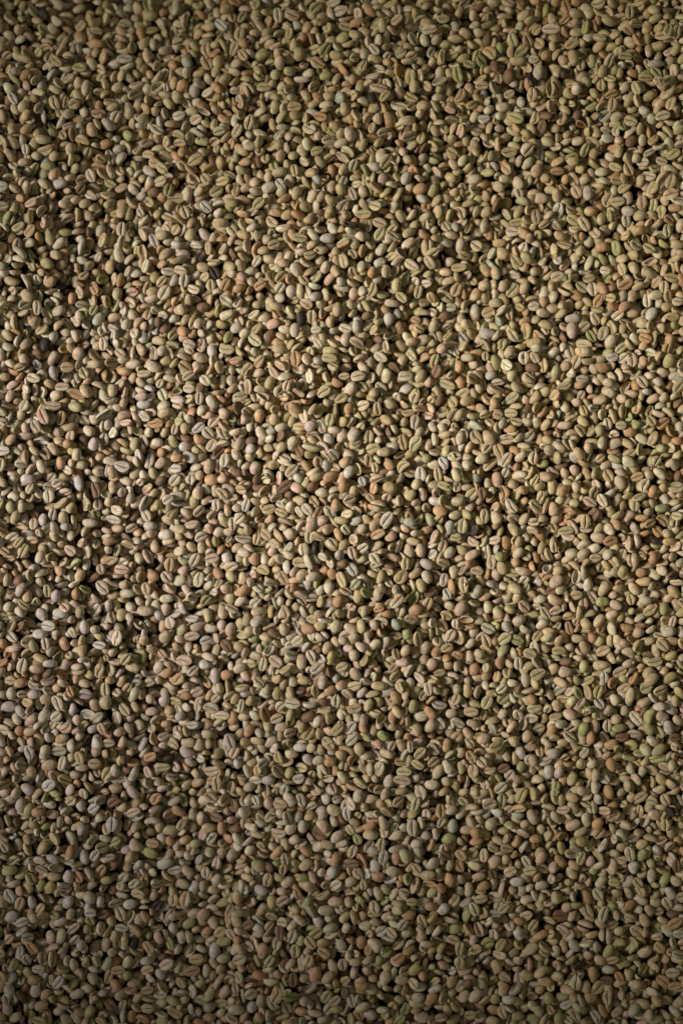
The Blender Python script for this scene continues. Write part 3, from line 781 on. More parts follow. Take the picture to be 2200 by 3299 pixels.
(108029135556,22449023952,42356788541,14260653232,39350395254,-3851284576616,-6314890621269),
(11661897512,19135892773,30529263937,-3070003542014),
(54818204163,57316230581,73586875681,51916807124,-2755312294236,-4468068161569,-3947408334380),
(45051593022,81469046802,89148279386,98060746319,101292334183,87177775284,-6568266928152),
(35507938993,37895771595,84889267385,104499519651,36451071268),
(43594815127,76593344268,16640472540,20789386862,60212572036,108861022549,12804665208,45161801898,26907233020,74320588775),
(56371116758,69234226704,85922692852,69971399001,91119922756,9074698208),
(23170339465,38829476214,7514491827,12401695770,50246386671,76294959535,84171972024,93490038391,82819767088,39990401545,79609043904,-6225728893986),
(75043140183,62400926010,102528535945,-1905403131422),
(25966565830,34052792165,61561411723,64676148843,11669460086,27833106593,97128923036,54723657328,-1434351302697,-2289225861386,-6075626897148),
(58243489814,104080140019,49102256391,97850827016,111451257523,87482926761,18105637548,67994844007,85832587306,113751003530),
(51692849745,15190217184,8651825527,10416637250,110530712296,113533175124,-2042796071516,-1605165380846,-2707133880278,-4919611681074),
(24728617101,31979622569,70896474525,77117085592,101076678091,106995914770,16134164381,22551247546,59697880255,53267628403,-4310264823878),
(67468914105,81673144155,79914596618,48274145650,63544322943,109595493475,-4768594449342),
(56267829414,72653168151,98988529274,27001445290,42981015282,81065562498,105233706127,42569295549,-5186234835237),
(19136158824,38941823710,14262148179,20589920085,-3097629845745),
(85505620839,87370919678,95248739832,54711378859,65193223678,32609023293,45995389819,89041523637,106894831671,9802720330,60843829645,89980390111),
(50966971503,25455181920,57412488221,67587380560,91629656528,76291258686,17382853006,44549039210,68723688583,83763237926,-2214378407016,-6321891913731),
(36867310022,50141672030,62605718338,-2418865275054,-6589178058080),
(66335610138,48900316997,78464341578,97962216614,-1830765186955,-5623915217724),
(83750685768,44851753386,53478208169,112697341522,58561091437,-4967294766034),
(13217996993,69655199906,108654229413,52836045443,42158432359,96400719681,-5432053608962),
(73798061163,20685218521,28978488270,65509210127,30536695051,71009113525,80644258526,102116846088,110212635660),
(59898082162,102730105038,34366939933,91107385024,8350826187,-5063730429462,-6178022245364),
(16223514694,92766773690,22241749207,11046478441,31255186830,43503636332,97963547430,-4098488604090),
(77740358439,63848117898,107299918889,23901580440),
(17885138550,105645488494,47763826097,50669374111),
(7721643230,27830602213,57103322707,84996308916,88100140962,99407514973,101077841920,13430508510,39455090652,86960877661,113739476727,111768104775,-5890915810131),
(49202015117,95769507974,97534856185,66437994616,114354280298,19656572837,54089020641,55856758372,79089512754,38112730821,90594331133),
(58548297247,64878008009,11873227863,50452695720,110625501100,9697953288,-1112677550930,-2693596070695,-4891969525237),
(51697266186,15197533829,60226406440,104496185176),
(80951907461,21932557928,72867237917,31882672162,46821436980,76080758152),
(82813086764,93487090466,26491228332,34472535000,90796311414,63023905476,32923202209,-3460652069298),
(71735318553,92048388760,-2406444821052),
(28039768200,85504823479,42049555752,61362128547,14365839565,56383836434,65409024262,108140258071,88004244965,-2981054082812,-4508794418046),
(36022078073,99196434432,83852306922,12498741592,23487242248,31158180302,48168010289,105026871519,106578886640,34375956698,11781253330,-1639491097142),
(20584859990,22550600230,73073533842,17471841615,102531429510,54824520435,86753930521,7730662418,18524271144),
(67576386077,29801655585,81165923485,25978209311,43400460121,59076699865,109582570612,10742874522),
(24519042339,64263518911,96606314336,19866648235,80126544193,92880318998,112697706157,16337188667,70178502940,-5500878637002),
(39972796062,94215206753,6374404593,97339561953,-6657567909272),
(48479863698,41943880323,84795316046,-4980504388562,-6486323470719),
(57825644224,32505998257,53783659735,89458126251,22142663784,38629644723,-5186305515216),
(39454130379,29291262366,103574029500,108451651849,114156392203,9075608706,110111370545,-3275707327668),
(62700554295,8029823257,51386638517,56476870282,76708438878,106885152270,66336168662,14992537403,30443405095,-1824496025382,-4070914477831),
(35092256203,18822171677,88108243694),
(105433976943,82001232546,84785267790,90899847675,-1830366615296),
(74419355791,31785771723,37480119759,64678247299,82815632104,10005532987,46509442641,52950742680,111556817690,11462149549,45272057832,108551974788),
(16435592401,20581811707,89549604087,91737987523,101898744016,15300323058,99930178897,34161975145,86245043971,94847995819),
(59485783373,73069886573,87580608125,36764855010,95566456867,96094537954),
(23173679193,40696646078,13430199103,70277222809,61045848304),
(17676840391,79291689699,30839780145,44327971824,69758561455,66548958993,-4734318435885),
(67368171762,103767715284,74019570690,24003889411,30436697010,64997200718,76599031818,93501819636,6581902734,24431020171,25665579681,77643449858,-4543401087396,-3988454721350),
(36335813385,43078064501,8859514875,54718448385,106164463110,-5534939501558),
(10521368112,83746512622,63843703885,109792249089,41835269048,58663312441,113213068334,97133604097,-5316327476490),
(22660152984,11981575359,47240010582,28778571244,55866092968),
(19651474435,49727947781,14162643169,21621973085,38732858074,50873849412,107204162949,99420912555,46304755569,99837463819,-2652274143354),
(68412317397,111137791392,26593879575,56689111862,75980144301,51811896750,62809969455,91005355718,-3193271066540),
(30728090031,92768715583,36860748637,108854593717,32614022299,35511786663,-2809825808424,-4270057911570),
(86549257898,100763150787,9496454655,-6760076187980,-6246663715848),
(54600768042,15608087521,73904144388,81790976388,105019551676),
(41109309836,88102100342,103038485223,27835124185,21005466093,72763054578,53254407447,57733661012,66965837301,-1319018719856,-2939729419070),
(89551694978,104289444825,33855304432,85206422019,-6486095514108),
(106369614948,53058576894,59908070076,96306570305,-5138404979828),
(39246815081,12190097446,88314527314,92983491691,-4789256923176),
(70480925347,42364395026,47036840071,-6034074276056),
(7203571959,36753211579,23483724069,99723726081,10634180177,84177099151,74844846770,65724979155,-4070788683588),
(101173965061,13534203918,24624976370,50764758931,38212634401,111665796835),
(16018006192,64677255314,49204677654,30528060353,58869707049,69345789972,95673235284,113007324921,22357698384,25776629052,-5275021571094),
(17578231977,29707391506,97231258646,31778160488,55340205022,81267445813,108858165387,15099833046,35720054694,43814906917,70907048402,-1564827090090,-1161079036135,-5049132827588),
(83433087009,27215030647,54921573253,85626933614,28571916660),
(53874166183,79087642869,52321293735,114147575199,20076512235,47550008664,94432049918),
(82299579187,97743828341,83857833850,101381589912,45989236495,57618558801,63026417570,87384079498,8670382078,56795825167,103875537209),
(34896082971,41116299811,107930098887,21107355926,39770016761,67173607216,88943873513),
(9591125496,18509713963,77219310545,8138846008,53159606552,64991873560,67896677241,73913290165,105334548249,110521801681),
(99301715446,37066179089,90070373865,32613257121,11575900381),
(58864022805,103041470890,50760976946,60533345940,93081820110,31162262871,106581855554),
(16128847777,19963273699,63326158670,90998947549,12608176658,51191479361,6995552805,22452371355),
(24000863329,72562512405,25970566749,111761622002,27014203373,88934855157,99107718304,10427452744),
(34060232665,38414453431,82516160190,88204243819,92455020674,59080225909,25151623961),
(44639918706,103148697175,17069786194,49306677960,100143337142,14475082914,78057911007,84180952623,32407028799),
(54911396879,62291429439,108233704591,13851056825,36655117789,42255670204,69970639878,28783934583,43090870726,86245248205,96717557520,104506268388),
(71105569657,54086227467,83867243235,18729024421,80959306419,79509358362,112600413818),
(102101122933,44846626727),
(46818772070,109057832761,74837209189,76391810178,81989508273,30845454906,61780826281,-3213804582258),
(22341714607,85211264717,95057533957),
(7926716497,97222986718,16032234166,29699870887,93077448084,28463883960,73804175878,98266359657,99718626967,41121027247,110513817125,113946831237,-3686920906884,-4994616886524),
(21420015910,26279975331,33647158795,91008450294,57007508289,66860836143,72772155506),
(20790590137,51809937825),
(9801331869,10954139590,38006447525,59702380222,36245358955,68620158518,106161009885,-3303074113950),
(17992169244,11778705025,39253220667,78673554679,52950083625,65095567478,87071532712,104296540133),
(8137443278,53773136784,23594716744,27007843326,63536326973,19554278622,34480275235),
(13736100950,77218240035,14886856168,66644666665,87795434677,101278266816,43499507367,107711737670,70283635947),
(41108437789,32399714030,44955372404,50867653178,54915177896,81780809791),
(62079632113,106357788879,22559185805,84894439065,103048065663,-5281639526336,-5979542598823),
(12389656333,89550083058,24109366536,28357922902,46614796539,5957082146,36963178735,78164351923,105433190897,25563357202,86043554931),
(109372324760,60843598013,71623520467,95156655618,47454883872,83655571428,96613152978,110836145268),
(98786282086,93392696671,38116021893,49312707558,58351237981,108345900507,73500650454,-2782151980112,-6609242232872),
(40282628318,57516303720,15617423074,21636252733,31681393577,68832887475,29812198243,52221717028,50979334820,67683999270,-4159515149426),
(55854282460,76292719347,100130973137,20800435056,101278468529,91634023336,-4940132366757),
(35513707469,66127599769,69659366734,89038771392,71310537765,17273074912,46822339273,112598986933,33641851638,23191205381),
(30329706940,54919186813,8249388489,10017450468,76608605935,34174215457),
(81367424515,7626932133,94321947111,-3707667011499),
(28765894173,105326840647,39874299288,6691843889,87587402787,97544863939,64784645073),
(59073002200,78464687484,11045153013,18935684052,101909671798,-3001695377868),
(74415692745,50031716381,52529230356,96187423195,27114939564,109795637100,13959348364,-1735772180900),
(42873424575,44335889605,24013143597,79096703688,105946669590,107295755275,32814424613,69462716808,-5692462171110),
(48264496680,37898828448,110727567297,57626990681,-6151104151243),
(36552696749,41530542687,73387283965,60225214965,63744668871,-4097643936038,-6849109616592),
(9389103985,38732888483,90278347809,56062513997,112381992903,20180386581,29406087446,72146664661,-1160520056216),
(82197462955,83648788058,22770036580,70697475963,85001664394,87591133629,89349177667,92459438354,108340850506,113628238668,-4378956073891),
(24519807661,95253789010,98682145875,25967914801,49099587313,66955025833,15408882747,46512743010,68412198893,50666592044,-3063868071594),
(54704616237,53466542389,101072391993,7941611601,11883316117,16553076326,-5357192839814),
(13120974026,69453267228),
(34053074010,28253222865,47645834597,64984839147,94332174002,42569813204,43811342252,105643620617,-5254834051183,-6554416911206),
(111444502725,31987577310,75672552661,86241602025,13755702843,30538435985,77229721647),
(33547768260,60946219519,77843044392,91218247452,26910652050,21425054268,104699877599,97653089545),
(83228092733,93176171177,94949859799,100130259437,106575336870,109265252100,14261948707,37183063720,-1242452855730,-2577012185486),
(113106515621,57003050247,-3440252075508),
(11251553282,54510547882,-3871792145628),
(67676660352,40808245497,69031397263,39141146229,73601216412,101905596208,10112178111,48380697074,-6383424856724),
(64362602993,84373165998,6273278306,70583059462,91847257462,28258011797,44645050491,-4111530676452),
(49828351012,22661411205,35198220663,55657043941,29819141294,66020079374),
(85816736707,26698524549,42151638957,71830114893,23903915925,50354869917,90490074465,107924726101,-5876903020100),
(7108390623,34477107932,81056282571,46096192795,-6835802408841),
(60627348034,31363767337,36449842750,23705246533),
(25141240456,63118531045,76388580792,79395493616,37064440346,78777209048,95881356997,105331002330,77742531564,15827274657,8769453470,12614024765,53265295080,64683814250,86558440389,113942490943,-1154248503146),
(16860340110,74943858418,59390869312,87799003732,21000470679,110314262098,-5494124089081,-6596116309476),
(19449636031,61251525391,82092172832,93496583631,109275555601,13647128559,35210370001,-2850950720838,-3118069328245),
(30222468228,52320095860,105946477106,17889825045,25672773687,101592570745,65202514494,98370867926,27223497007,111451862237),
(46394580339,99926853929,86444214518,14582139262,52953106249,33448809292,91943904440,102424507731),
(10637909713,29287139161,67060655522,28569883634,32198622441,105332715213,22458320798,70278650743),
(75455517480,83540196568,96294680321,107611505618,57620979361,69029258403,85096538377,93921728722),
(38928870387,37799467497,40080732805,56485019992,112494901553,-5015279219756,-4816599903350),
(6996046246,41841902472,48585597831,49937307843,54510978194,68102506198,-6301746330067),
(88100505231,23487175668,65293774309,76497993246,80844761675,89971776848,97648125604,12199126466,73914869184,-2427390132882,-4043820152028),
(64050340586,44328847110,7728589616,78985216855,-6876229458014),
(20689513819,9590638421,91002088152,108953152579,66340833885,111761300435,92771191427,-2084511062864),
(19343099456,51499493409,59177556826,80435672266,-2994316581726,-4235005484964,-5760741682548),
(47546454490,113523028370,100657696792,16133572266,-1380063571195),
(33539745457,10838541079,18413370084,37803200292),
(35616413618,38941194017,91940057981,17587640097,69556276829,99099807414),
(24732001561,26695666114,13541912309,28150492809,55127719716,82609236994,102522651657,105219278904,25560218047,83860700076,53160971333,71211175598,106260920228,-5138302711620),
(60524519666,110092006961,44030174841),
(5953508666,111646361361,9076954918,22874803188,19554824873,34587916854,73080305569,96612282315,-2686872858219,-3796272553094,-5234418544188,-5418793787455),
(30330228465,49106506454,107722905243,94443417981,113948022752,37693354887),
(15195458148,68822968003,74525666875,80654641340,108539782086,49840024128,-6760183682444),
(62905792311,59383118100,65706831013,72551268133,88410515384,31263221752,43087372485,51287389759,61876945495,84899154168,90393728628),
(36654560212,67671770178,7945283079,46618490221,-1783412969821),
(66747204698,89868275727,107190388697,12198932169,18418573971,44642066097,93294474953),
(16539207343,83226541850,92869629142,7205756702,22145190743,41841035902,33861674537,48897068092,64570274400,10536239329,112484909877),
(29807459208,38723393954,58444807059,95151450334,38737116584,114045509502,21003814959,77228412718,103981663845,29090598267,54199542585,-4406178673569),
(85928898517,110302898866,27630795091,52535267728,78470867409,105640247472,-5008246194366,-6075451291898),
(99613783047,32711748441,56376839929,94847801838,98789414709,87070614497,88834694944,97645108488,14166047887,-4898986497319),
(76906367187,19342555309,100862453637,72869846368,93905517066,47235883263,96713198010,109690129113,-3988263297057,-6685223152675),
(47022766842,80128374417,83547659485,70382674625),
(25972358561,91110197970,61457476531,17788399841,-1632912402951),
(22241160554,103874903940,44951628960,55441716062,-1455566767314),
(31987964369,40593547341,98070766848,111647554858,32931749729,57931496237),
(8351674597,11980599735,12814928716,35521462692,14792097268,69138410408,-4159318328112),
(9803712706,72037302626,30852886170,65613943551),
(16134458727,24108498538,86453995294,110204131585,107508649736,50043527228,-2474616669030,-2618176528176,-2809581772575),
(59380778236,74838688797,26597932584,65000738872,48797335959,108340134547,112591911891,-1202117359635,-5370513134811),
(63737160809,6266883030,38105814545,68199021105,44127314849,84784701120,51807757998,78567281785,91422485147,-3590980734290),
(22557921271,53148645382,60422463657,-1393375825248),
(75661385017,83225304602,29186431533,46190805833,54603750145,113936375550,47962716292,87905475974,92248319514,56796976332,-6623223695556),
(16231910150,106981680566,66956058438,58766169580,10221809509,19138863289,33343689363),
(77215339573,99196276369,35721600305,8036333309,50456021514,102010868743,84380591714,105952081393,-6363003623532,-6923951767430),
(39759719661,14057986429,40910468225,-4679508704137,-5001534094209,-4836860845812),
(25037703691,44941900090,95460223693,111651335709,64878950838,34484820881,98067425038,103466765704),
(44225186674,93495793540,94536247549,32096636599,69548563951,90491072045,85625845059),
(20376884686,49511735893,24322559019,27329437053,45886728194,114356374680,29097835311,46927278887,109375102443,-4043253873873,-5445803947056,-5869736900904),
(13430230833,11983225620,16957418804,79185806619,9076997285,36961671980,56378516230),
(78564836417,101796608201,18522077503,30327276861,28364352963,25874214127,53468892278,86445760071),
(72445221110,23185628284,66018176806,74732649742,107298246230,7522319338,91839629071,110416771293),
(52319286762,27224225554,62297581598),
(63739813605,-2488277908272),
(59171638777,100034559434,40494948037,-3199868173358,-4275936457590),
(38207520182,15400619346,113109254810,19980243645,83959429923,-2782485286052,-3837051674702),
(77428803201,81361943346,31056817995,75877517582,103872599234,55438812322,-2016465324217,-4522482116466),
(84997006026,98787664993,43502013411,90069784921,97749197137,10421958770,70995482076,-1660347508592,-969392974176),
(17276663215,36131485563,69746410878,77225860525,80335359772,83127741979,72864522506,111134323953,60523426276,47230747498,51075580430,105232045610,-6355511954450),
(108017175016,87587376163,6480091459,12506305046,23705673524,66650786438,106260814631),
(54807745543,106255567110,57101941045,67366804995,68712547855,93193943680,112283245944,-1475673057381,-2344180229258,-4885031470267),
(50344259037,7724219626,104807478274,-4009014386858),
(44532698947,20898522964,94530966538,26080858572,41634176527,46510125501,63853292329,102522058569,28887429648,32308007217,-6541267175853),
(16955323526,52532800660,62492884862,10642668115,-2248468324147,-6794758845414),
(32711957085,95458709940,22760727697,45258576878,79190229132,100965524679,86131706508,19039713182,-2926608964686,-5446270744795),
(30014888630,42661903417,63115315198,97854327427,10212756550,13641078193,64680112504,11257586585,114351217491,-5227160161214),
(24518134934,27010682088,70784082843,89135639654,58134085215,81677114214,109783682185,45059145649,108228772521,97239395707,-2502560618288,-4734124269092),
(90692050803,31468164620,52638159817,77020863699,111142011166,-5692522617636,-6294254691150),
(77630267869,41010056410,54296250688,71408147001,89661093516,91943478338,18009135394,27430254776,47760598023,-2611489980951),
(104390173200,49826956135,105744582484,15404991685,32619237729,84484679738,-4980921717222),
(9275676979,7930090432,37586049535,51494389441),
(38930540522,87684335905,93911946696,113103970244,45895270545,55961630763,59182143217,68094841126,-1345729760832,-1612475806862,-4029262180022),
(36442291635,83125115500,99311098921,12603724599,28979668702,6688629043,80431544924,92367383688),
(34164949234,103040041825,69649111099),
(78882518054,35725395999,16654025293,112179680494,-4351067315990),
(85410632798,90696178201,107083353060,44851495685,62600677148,49001864449,72868095385,54512247000,18941367606,-983038476445),
(101380049426,43498079221,75250235669,83754216037,74428294013),
(97230813132,47231590874,22452753677,73794102013,28472340353,88420413006),
(31058607805,111027080059,114448434712,40390804940,86545811453,106993534035,100665490731,21319971554,-5377605751597),
(41116742451,76599555274,32713352121,23803614735,47865712335,-4254988178838,-3810170013108,-6835791971792),
(51693889081,63422625432,36449118606,58859961320,6896049742,17273818129,26286196926,50140061778,67267057885,104813483257,60002402472,79924087179,93611808015,108134665581),
(81566193924,66637597495,105636866725,109473072542,9389428467,77431109040,52123880165,11258016672,56283367714),
(27527315761,70888130955,79497242250,92773251187,89772415696,85001024313,88002065394,-2563232791904),
(78766862850,8969955201,61764423379,95878996827,91530255933,55439694607,-2809851868362),
(20170134961,13841464890,29294885125,83018086302,45782767947,72031842552,62187372884,-1544429751254),
(85916844031,25145040900,44129055481,98898981770,32098663495,46307933390,90805876140,-1770058777041),
(34680396685,36964009603,75559057054,94329737558,15093918168,12501844969,30439590254,114355956317,-3535921954688,-4638294495661,-6424444733090),
(18411819089,57202129479,70991824325,53774372910,102835739832,107922833080,89345492741,95476905840,22257653483,-2323845814160,-4521930980370),
(19766222498,22250302464,107091544477,109588846425,105749185937),
(40799020492,61140201948,33234474054,47861855405,56274186375,100034422599,37387561773),
(112379713255,6063407731,16035973020,55021072207,65297439404,74317398390,88109204669),
(113720958664,45780985957,49207343741,65806832312,31052835169,7934391141,25360149663,-1851862926078,-3857603463872,-5445880018590),
(10632963155,87164452429,92039049795,39042420061,63113885669,69641954548,110829621592,13957876290,50460642249,72765276766,102426864662,103983753085,-2700497431869,-6670990105232),
(7302936519,76293791970,-5288735015001),
(84169854655,-5179425112033),
(17795436636,89340608451,67262676158,81262958198,9593108585,53045292006,23703385527,51916616403,-4220921868978),
(20170383276,43083037138,-3980936735126,-4084095715617,-5657664017874),
(56262218055,21311239200,90586087013,106052083869,11875884037,18927875179,109797266784,76703629045,113521631362),
(95985202889,97236182672,74216781076),
(91632829570,-3255144902462),
(88308045560,68718703473,29301287285,43920952764,22044474461,42157595247),
(54185121966,14777399046,44948696416,46819481838,24734692911,30955299924,33962265833,50456822548,66748946179,75457111661,83443427753,13230553794,-6561354852201),
(27007022931,36133400167,11043100284,65297114245,71095799860,105022711826,107718111823,45790634225,70684957933,108554154542,-1721822569964),
(16225310013,61447268612,10000208201,32508901123,54917199415,112069986103,6472873898,20281218151,59178955954,111027472387,94019372233,92571228075,-6281199645086),
(49199913105,101273694350,16860449916,95158484508,83133982279,-2481365916774),
(84674727874,63732745093,80324943979,114241445420,62702862890,75762981050,81475261899,17899973486,38946837303,67265819892),
(23704729788,86233128481,31685718190,73902884502,-2693572350175),
(39867583803,77315013609,27951304333,50041815229,8558966368,12091095038,52012790523,-1277859455137,-3796472278368),
(72229893305,34996273771,54611259168,72761896378,106161442529,-3700681682108),
(13843926428,62799398218,98996088969,22451051149,48168899863,102318047356,107919459202,78571161933,7102423802,44337786201,-6472825233084),
(18411512679,89757466036,37071859486,28469876696,88004529974,109787971233,-5965844896076),
(74104181802,79497887253,66017067346,47860573970,81995022209,-6356388270210,-6609855929444),
(17781725705,16021346310,76281899280,88934105848,100970198833,103776928728,10110331684,-2310273956863),
(29813023231,61559938796,31067750806,-976076584296),
(46713638227,80431054371,113833391502,33646124769,19242145197,60316636622,68608624481,86756649702,10637746899,-4631225231785,-5636978247944),
(70881019488,42882918904,38110907780,53461984747,83961841753,64775578431,92984404812,102119837201,105120287199),
(23903689777,20902304496,25353155103,66336208440,-3871993894902),
(12289379981,50869603154,32206293172,51081632705,97852851191,91425647485,109164355660,-3104500208600),
(41006253881,111441239767,39461970494,8559616203,106986945423,-1482511577191),
(63728726421,67567013229,73062333488,67261343394,-1339473659665,-1755314368040),
(52733789097,60934053713,7411831611,15510472158),
(36137051052,45053257908,48789274332,91517020980,38623128498,94532909654,99102942690,33555123867,55136351306,96931342012),
(22448857488,17166572273,112277073884,12199920845,78051042646,-3241187308202),
(13739679984,83846869745,62490776667,75452931722,76289937780,79710982971,28052645032,30751300512),
(19026146398,28144891600,52104128191,82807558837,77316243655,11772313569,89760630685,95677666623,41950655306,71923575517,-5377524663990),
(76690641581,37069332566,86230346764,88518439396,90794399772,9906290515,44232111025,53882948869),
(93177720578,47342365533,63214990255,68498450955,39978204384,103261246594,14582930988,36250962132,104507700154,-5493801274974),
(16642180161,66423779299,101177076363,8963047773,13432061863,111760691911,113317865868,56998043676,58344415841,6069851418,34276036059,69334141002,110000754398,-4884152787702),
(70365093462,19865307481,97750591936,102112332949,106154845059,25566184032,64666444165,84989535478,87482243196,98385180432),
(22964742822,38521935433,50755926295,59585977492,60617966973,99926886828,80845638530,42056084122,41334213507),
(81564525501,45053851850,93186218929,27633581585,55226570573,106892023693,56285795112),
(89125421473,17997008964,57507471991,75342993761,51284912035,61252594909,65092706364,85409468981,53893721054),
(79293675091,31886300934,46101001507,70890036190,94438908780,108547165941,72343508914),
(28978614331,29917745211,96713640967,78043755128,83956723596,86757907791,-1605686977304),
(15507897714,48373077438,53357523132,13131952972,17694124239,90594793407,100252193558,103667588441,-1414116534403),
(10525031646,105015199405,39767111792,63121048836,7828792140,10940421606,36038212407),
(69846831610,26389483161),
(67249889281,112804894152,62175811726,37903028606,-2207815597575,-4405229224142),
(47133987766,107192768880,6169807503,53885176467,80960099693,93601442793,25358173615),
(52417508770,89657895030,106055573851,22553157010,50455505754,99115765287,114458252344,20073285629,24108499447,30544503046,58343623484,68811418723,111144632541),
(14360521536,27105745851,34787148209,12391325595,95882978742,109161405384,18821271559,76792030680,82703357967,42683326275,92249907341,113521567564),
(21100379873,16543039021,74408663132,87680609762,-4973319846342),
(49516935255,65287316082,84053937122,55441086960,97752781674,71199764795,77321488898),
(25453508364,44531778609,60517130155,72340989012,28989682572,66427627355,85404600142,38119598874,95370881676,109791818506),
(51067838916,56986515348,96602780732,64256048823,102426592622,39362764684,42570414465,73485768830,80019709603,-2707768816038,-2892070634546,-3974651691192),
(9892938183,6890088817,34274969714,98280279866),
(7720255244,94739346457,31362204421,81467386027,14368781348,15719683310,52429360385,83440164086,86550493273,103886593669),
(17580020503,86125545970,45989628619,49635301488,11875814673,46514963220,67778814912),
(73162724010,79383652144,92871136669,8967708820,10937169207,53051419009,21835654277,33140679685),
(16123213063,69015561049,13328920761,48484955424,104182950078,59069308334,91006550731,100974853171,27842561499,89143636279,105336440233,-4631099378868),
(36758283134,56264124795,66628170374,24425094208,107401863246,99523649438,-2371848644286),
(83019363664,23278046772,110931956751,62594880924,107410804692),
(19859869370,44434000471,54399936846,76695688972,97021641768,31886300907,89865140841,51700651995,64571813261,78252504202),
(69637184424,26490122691,30646723141,96513232320,5859422025,101499829018,113525609266,-3817076702479),
(71505905182,37905219632,73171431008,25671304609,74928144140,87898850851,43508481927),
(84877901398,61040882489,19035803378,17902260065,-1920213004328),
(91725596491,32929307797,41428730108,49215373786,61461733840,103468514143,-6921525535530),
(14364815186,28566540461,34175837287,69019533115,86752540099,109483325398,112174878169,52229474413,-2611983438174),
(50552916185,73474476718,95050112833,94118285535,105846244387,78874845284,81264778096),
(57402477759,84061802666,98892824776,83223051559,6687031589,10114033192,41126827608,45477840265,46621519283,-1482110127132,-4329906708282,-3489186024288),
(16540398168,63837273413,80736447626,11770576035,88617804099,15921389242,47554867514,87276211575,-4165828815996),
(46714129995,67457282120,109903761108,-5972588751522),
(97336059494,31051135172,20797820995,54921464196,90272954106,100243483191,27118501257),
(103665247214,104909108379,36449448919,37689099571,56163166141,111031772311,113933400795,39773868461,13023098757,30020096390,66426362013,74625936282),
(107510873268,42881495157,70781027068,92561097670,8038210104,53786124209),
(27830758458,75343077122,79488216928,24106093939,58650511046,59595432377,-2351621945904,-6363517781246),
(15497873922,68594030549,51693249498,77004644064,102009352421,17578114825,50455459958,24637256634,32928962275,48379324727,81572642517,-6664844372304),
(85609031809,93591296632,25455824008,103157154795,44128057706,49417439058,91105559041,108449393334,-2763047881770,-5041546809986,-4754225119016),
(46402693886,33959919351,61559935627,111973492740),
(20998203601,45163462543,84052586344,94742474809,105639323127),
(11762772480,72749548325,87267855353,9283305766,36872954917,95679607221,-1243066603350),
(26482479581,67248850779,9899123013,112796073026,78047266225,38428661617,-6130273967598),
(89025389585,108336134439,14572513490,31781988510,85725128785,-4240978178742),
(22859490021,69739220197,85301052520,16749425646,24311448966,47750758939,52531412436,82185721527,55862355780,57197393733,98581408219,58246353223,105649030164,-4125139227031,-4001672402388),
(28875864461,34062031601,68291854414,102016579793,30427143118,40912555886,97029857473,109687132592,7104723317,-4549250550732,-4686092614971),
(74102032935,90482219053,54197960887,75143358776,19756679391,35415985309,39568705612,-4377794119581),
(43499599580,78773270058,100246506613,97965079662,-5315454066740),
(107198458685,28046198426,-5507189798618),
(76688018608,98790336888,78036619141,86958206941,11147899129,25361853876,33451789878,51083860374,106380239463,-1406984403225,-6034223856410),
(44328265121,88614075370,102728997002,48900764503,59274659631,103878399417,12916621121,89349702120),
(49207861502,15919038218,42050282923,6376143716,57519592765,73074457548),
(56267230805,110209459317,8449170123,17784836335,25867837740,82911937573,111763097473,30643792966),
(10308213608,38834313837,54296171753,40924283385,36762194170,27217627604),
(46716869407,32921975275,65496662908,17069475305,42375148110,61667400444,70477230042,112911413923,-3132100310004),
(45161953200,79283109259,105431557891,60726193498,63220481030,94538622373,54925147892),
(93079189158,22239882906,72436639370,80633130777,43616880981,67364435731,86138498233,-1530152165202,-6301313550416),
(30218369466,69013602265,76893573022,100138453923,9066581334,59080382753,98796395481,114049641559,-2297040371307),
(81666469205,40599915576,73997146488,38947396734,52841539195,84161636007,51917483827,76179292169,90595840587),
(14360476625,87890782800,96919405662,24627977546,100870102760,102221477324,-1263225329544),
(23267266862,28871963616,8652853694,15716858098,19956432594,70468023026,13014481321,87588203862,78144206038,82613043045,-1762687961966),
(78758286345,46713488601,56578504912,10108315943,50037945670,75553405791,31890529456,107514529620,108754701583),
(27416785973,82811365035,89239445157,106373676006,33861829580,42987215896,10630392617),
(90898006843,57000546869,37392217284,64255781169,111030851562,7314543722,-6075312125850),
(18194386021,32299849802,17479834550,28980660422,49112277691,81156909408,-6671677360922,-6897697341555),
(51068553379,22342233213,59482313454,36351191220,-4808987744430),
(102733686601,45894361850,55443924669,-6575577291786),
(101065514413,80628994207,25559573031,93703928726,62707946412,-1399994054547,-3570643895383,-4521314640290),
(113319747269,58667449356,67052123895,-6293525611922),
(105947703007,13428457794,30636835249,38736514836,60527226796,63218224574,98479538234,11878185528,44747607164,48585668502,86454592200,89649978538,-5609897576778),
(16123927382,33646457500,74404318178,21512618537,10216131101,41120559362,71509019521,103264042472,-4323304297620,-5103210971312,-6397161741655),
(56780480766,109992099226,114142523790,40076155435,44021922186,64040923661,14577046745),
(87372634242,69750263767,-5267464239054),
(52417704914,75337588941,99406800288,17265052933,19956081081,53151706668,109581217553,5858200840,15296200617,28148667103,82083221702,19240015063,26596072310,50143366685,107102816235),
(18295727050,24529780788),
(36650664894,9375425450,86024272818,78455472544,83328720979,108344582281,-1995677225484),
(20888913699,51284592700,90580519302,7935626498,31994967813,55960616838,102118526849,34690373718,83027028641,100458810455),
(22337936853,23783941469,38207597269,25861722224,68191148693,96499570681,105223890008,58656677438,89034612573,91319173236,92667684078,112172727546,48489063290,72752150437,-6178193203059),
(111242533999,113210517067,46415956372,71096032618,106268347632,61871641411,-2372160876986,-2816845317818),
(54604225795,10938272206,49616864896,52019744760,69743153118,104195834403,-4993512673776),
(14046817110,28570506880,56887711011,107511992940,33032725261,47447798182,54198558162,-2947213447668),
(63001607329,22760523506,77515718741,78965458809,66739336158,13017057689,15300143250,23487618077,-4870819634042),
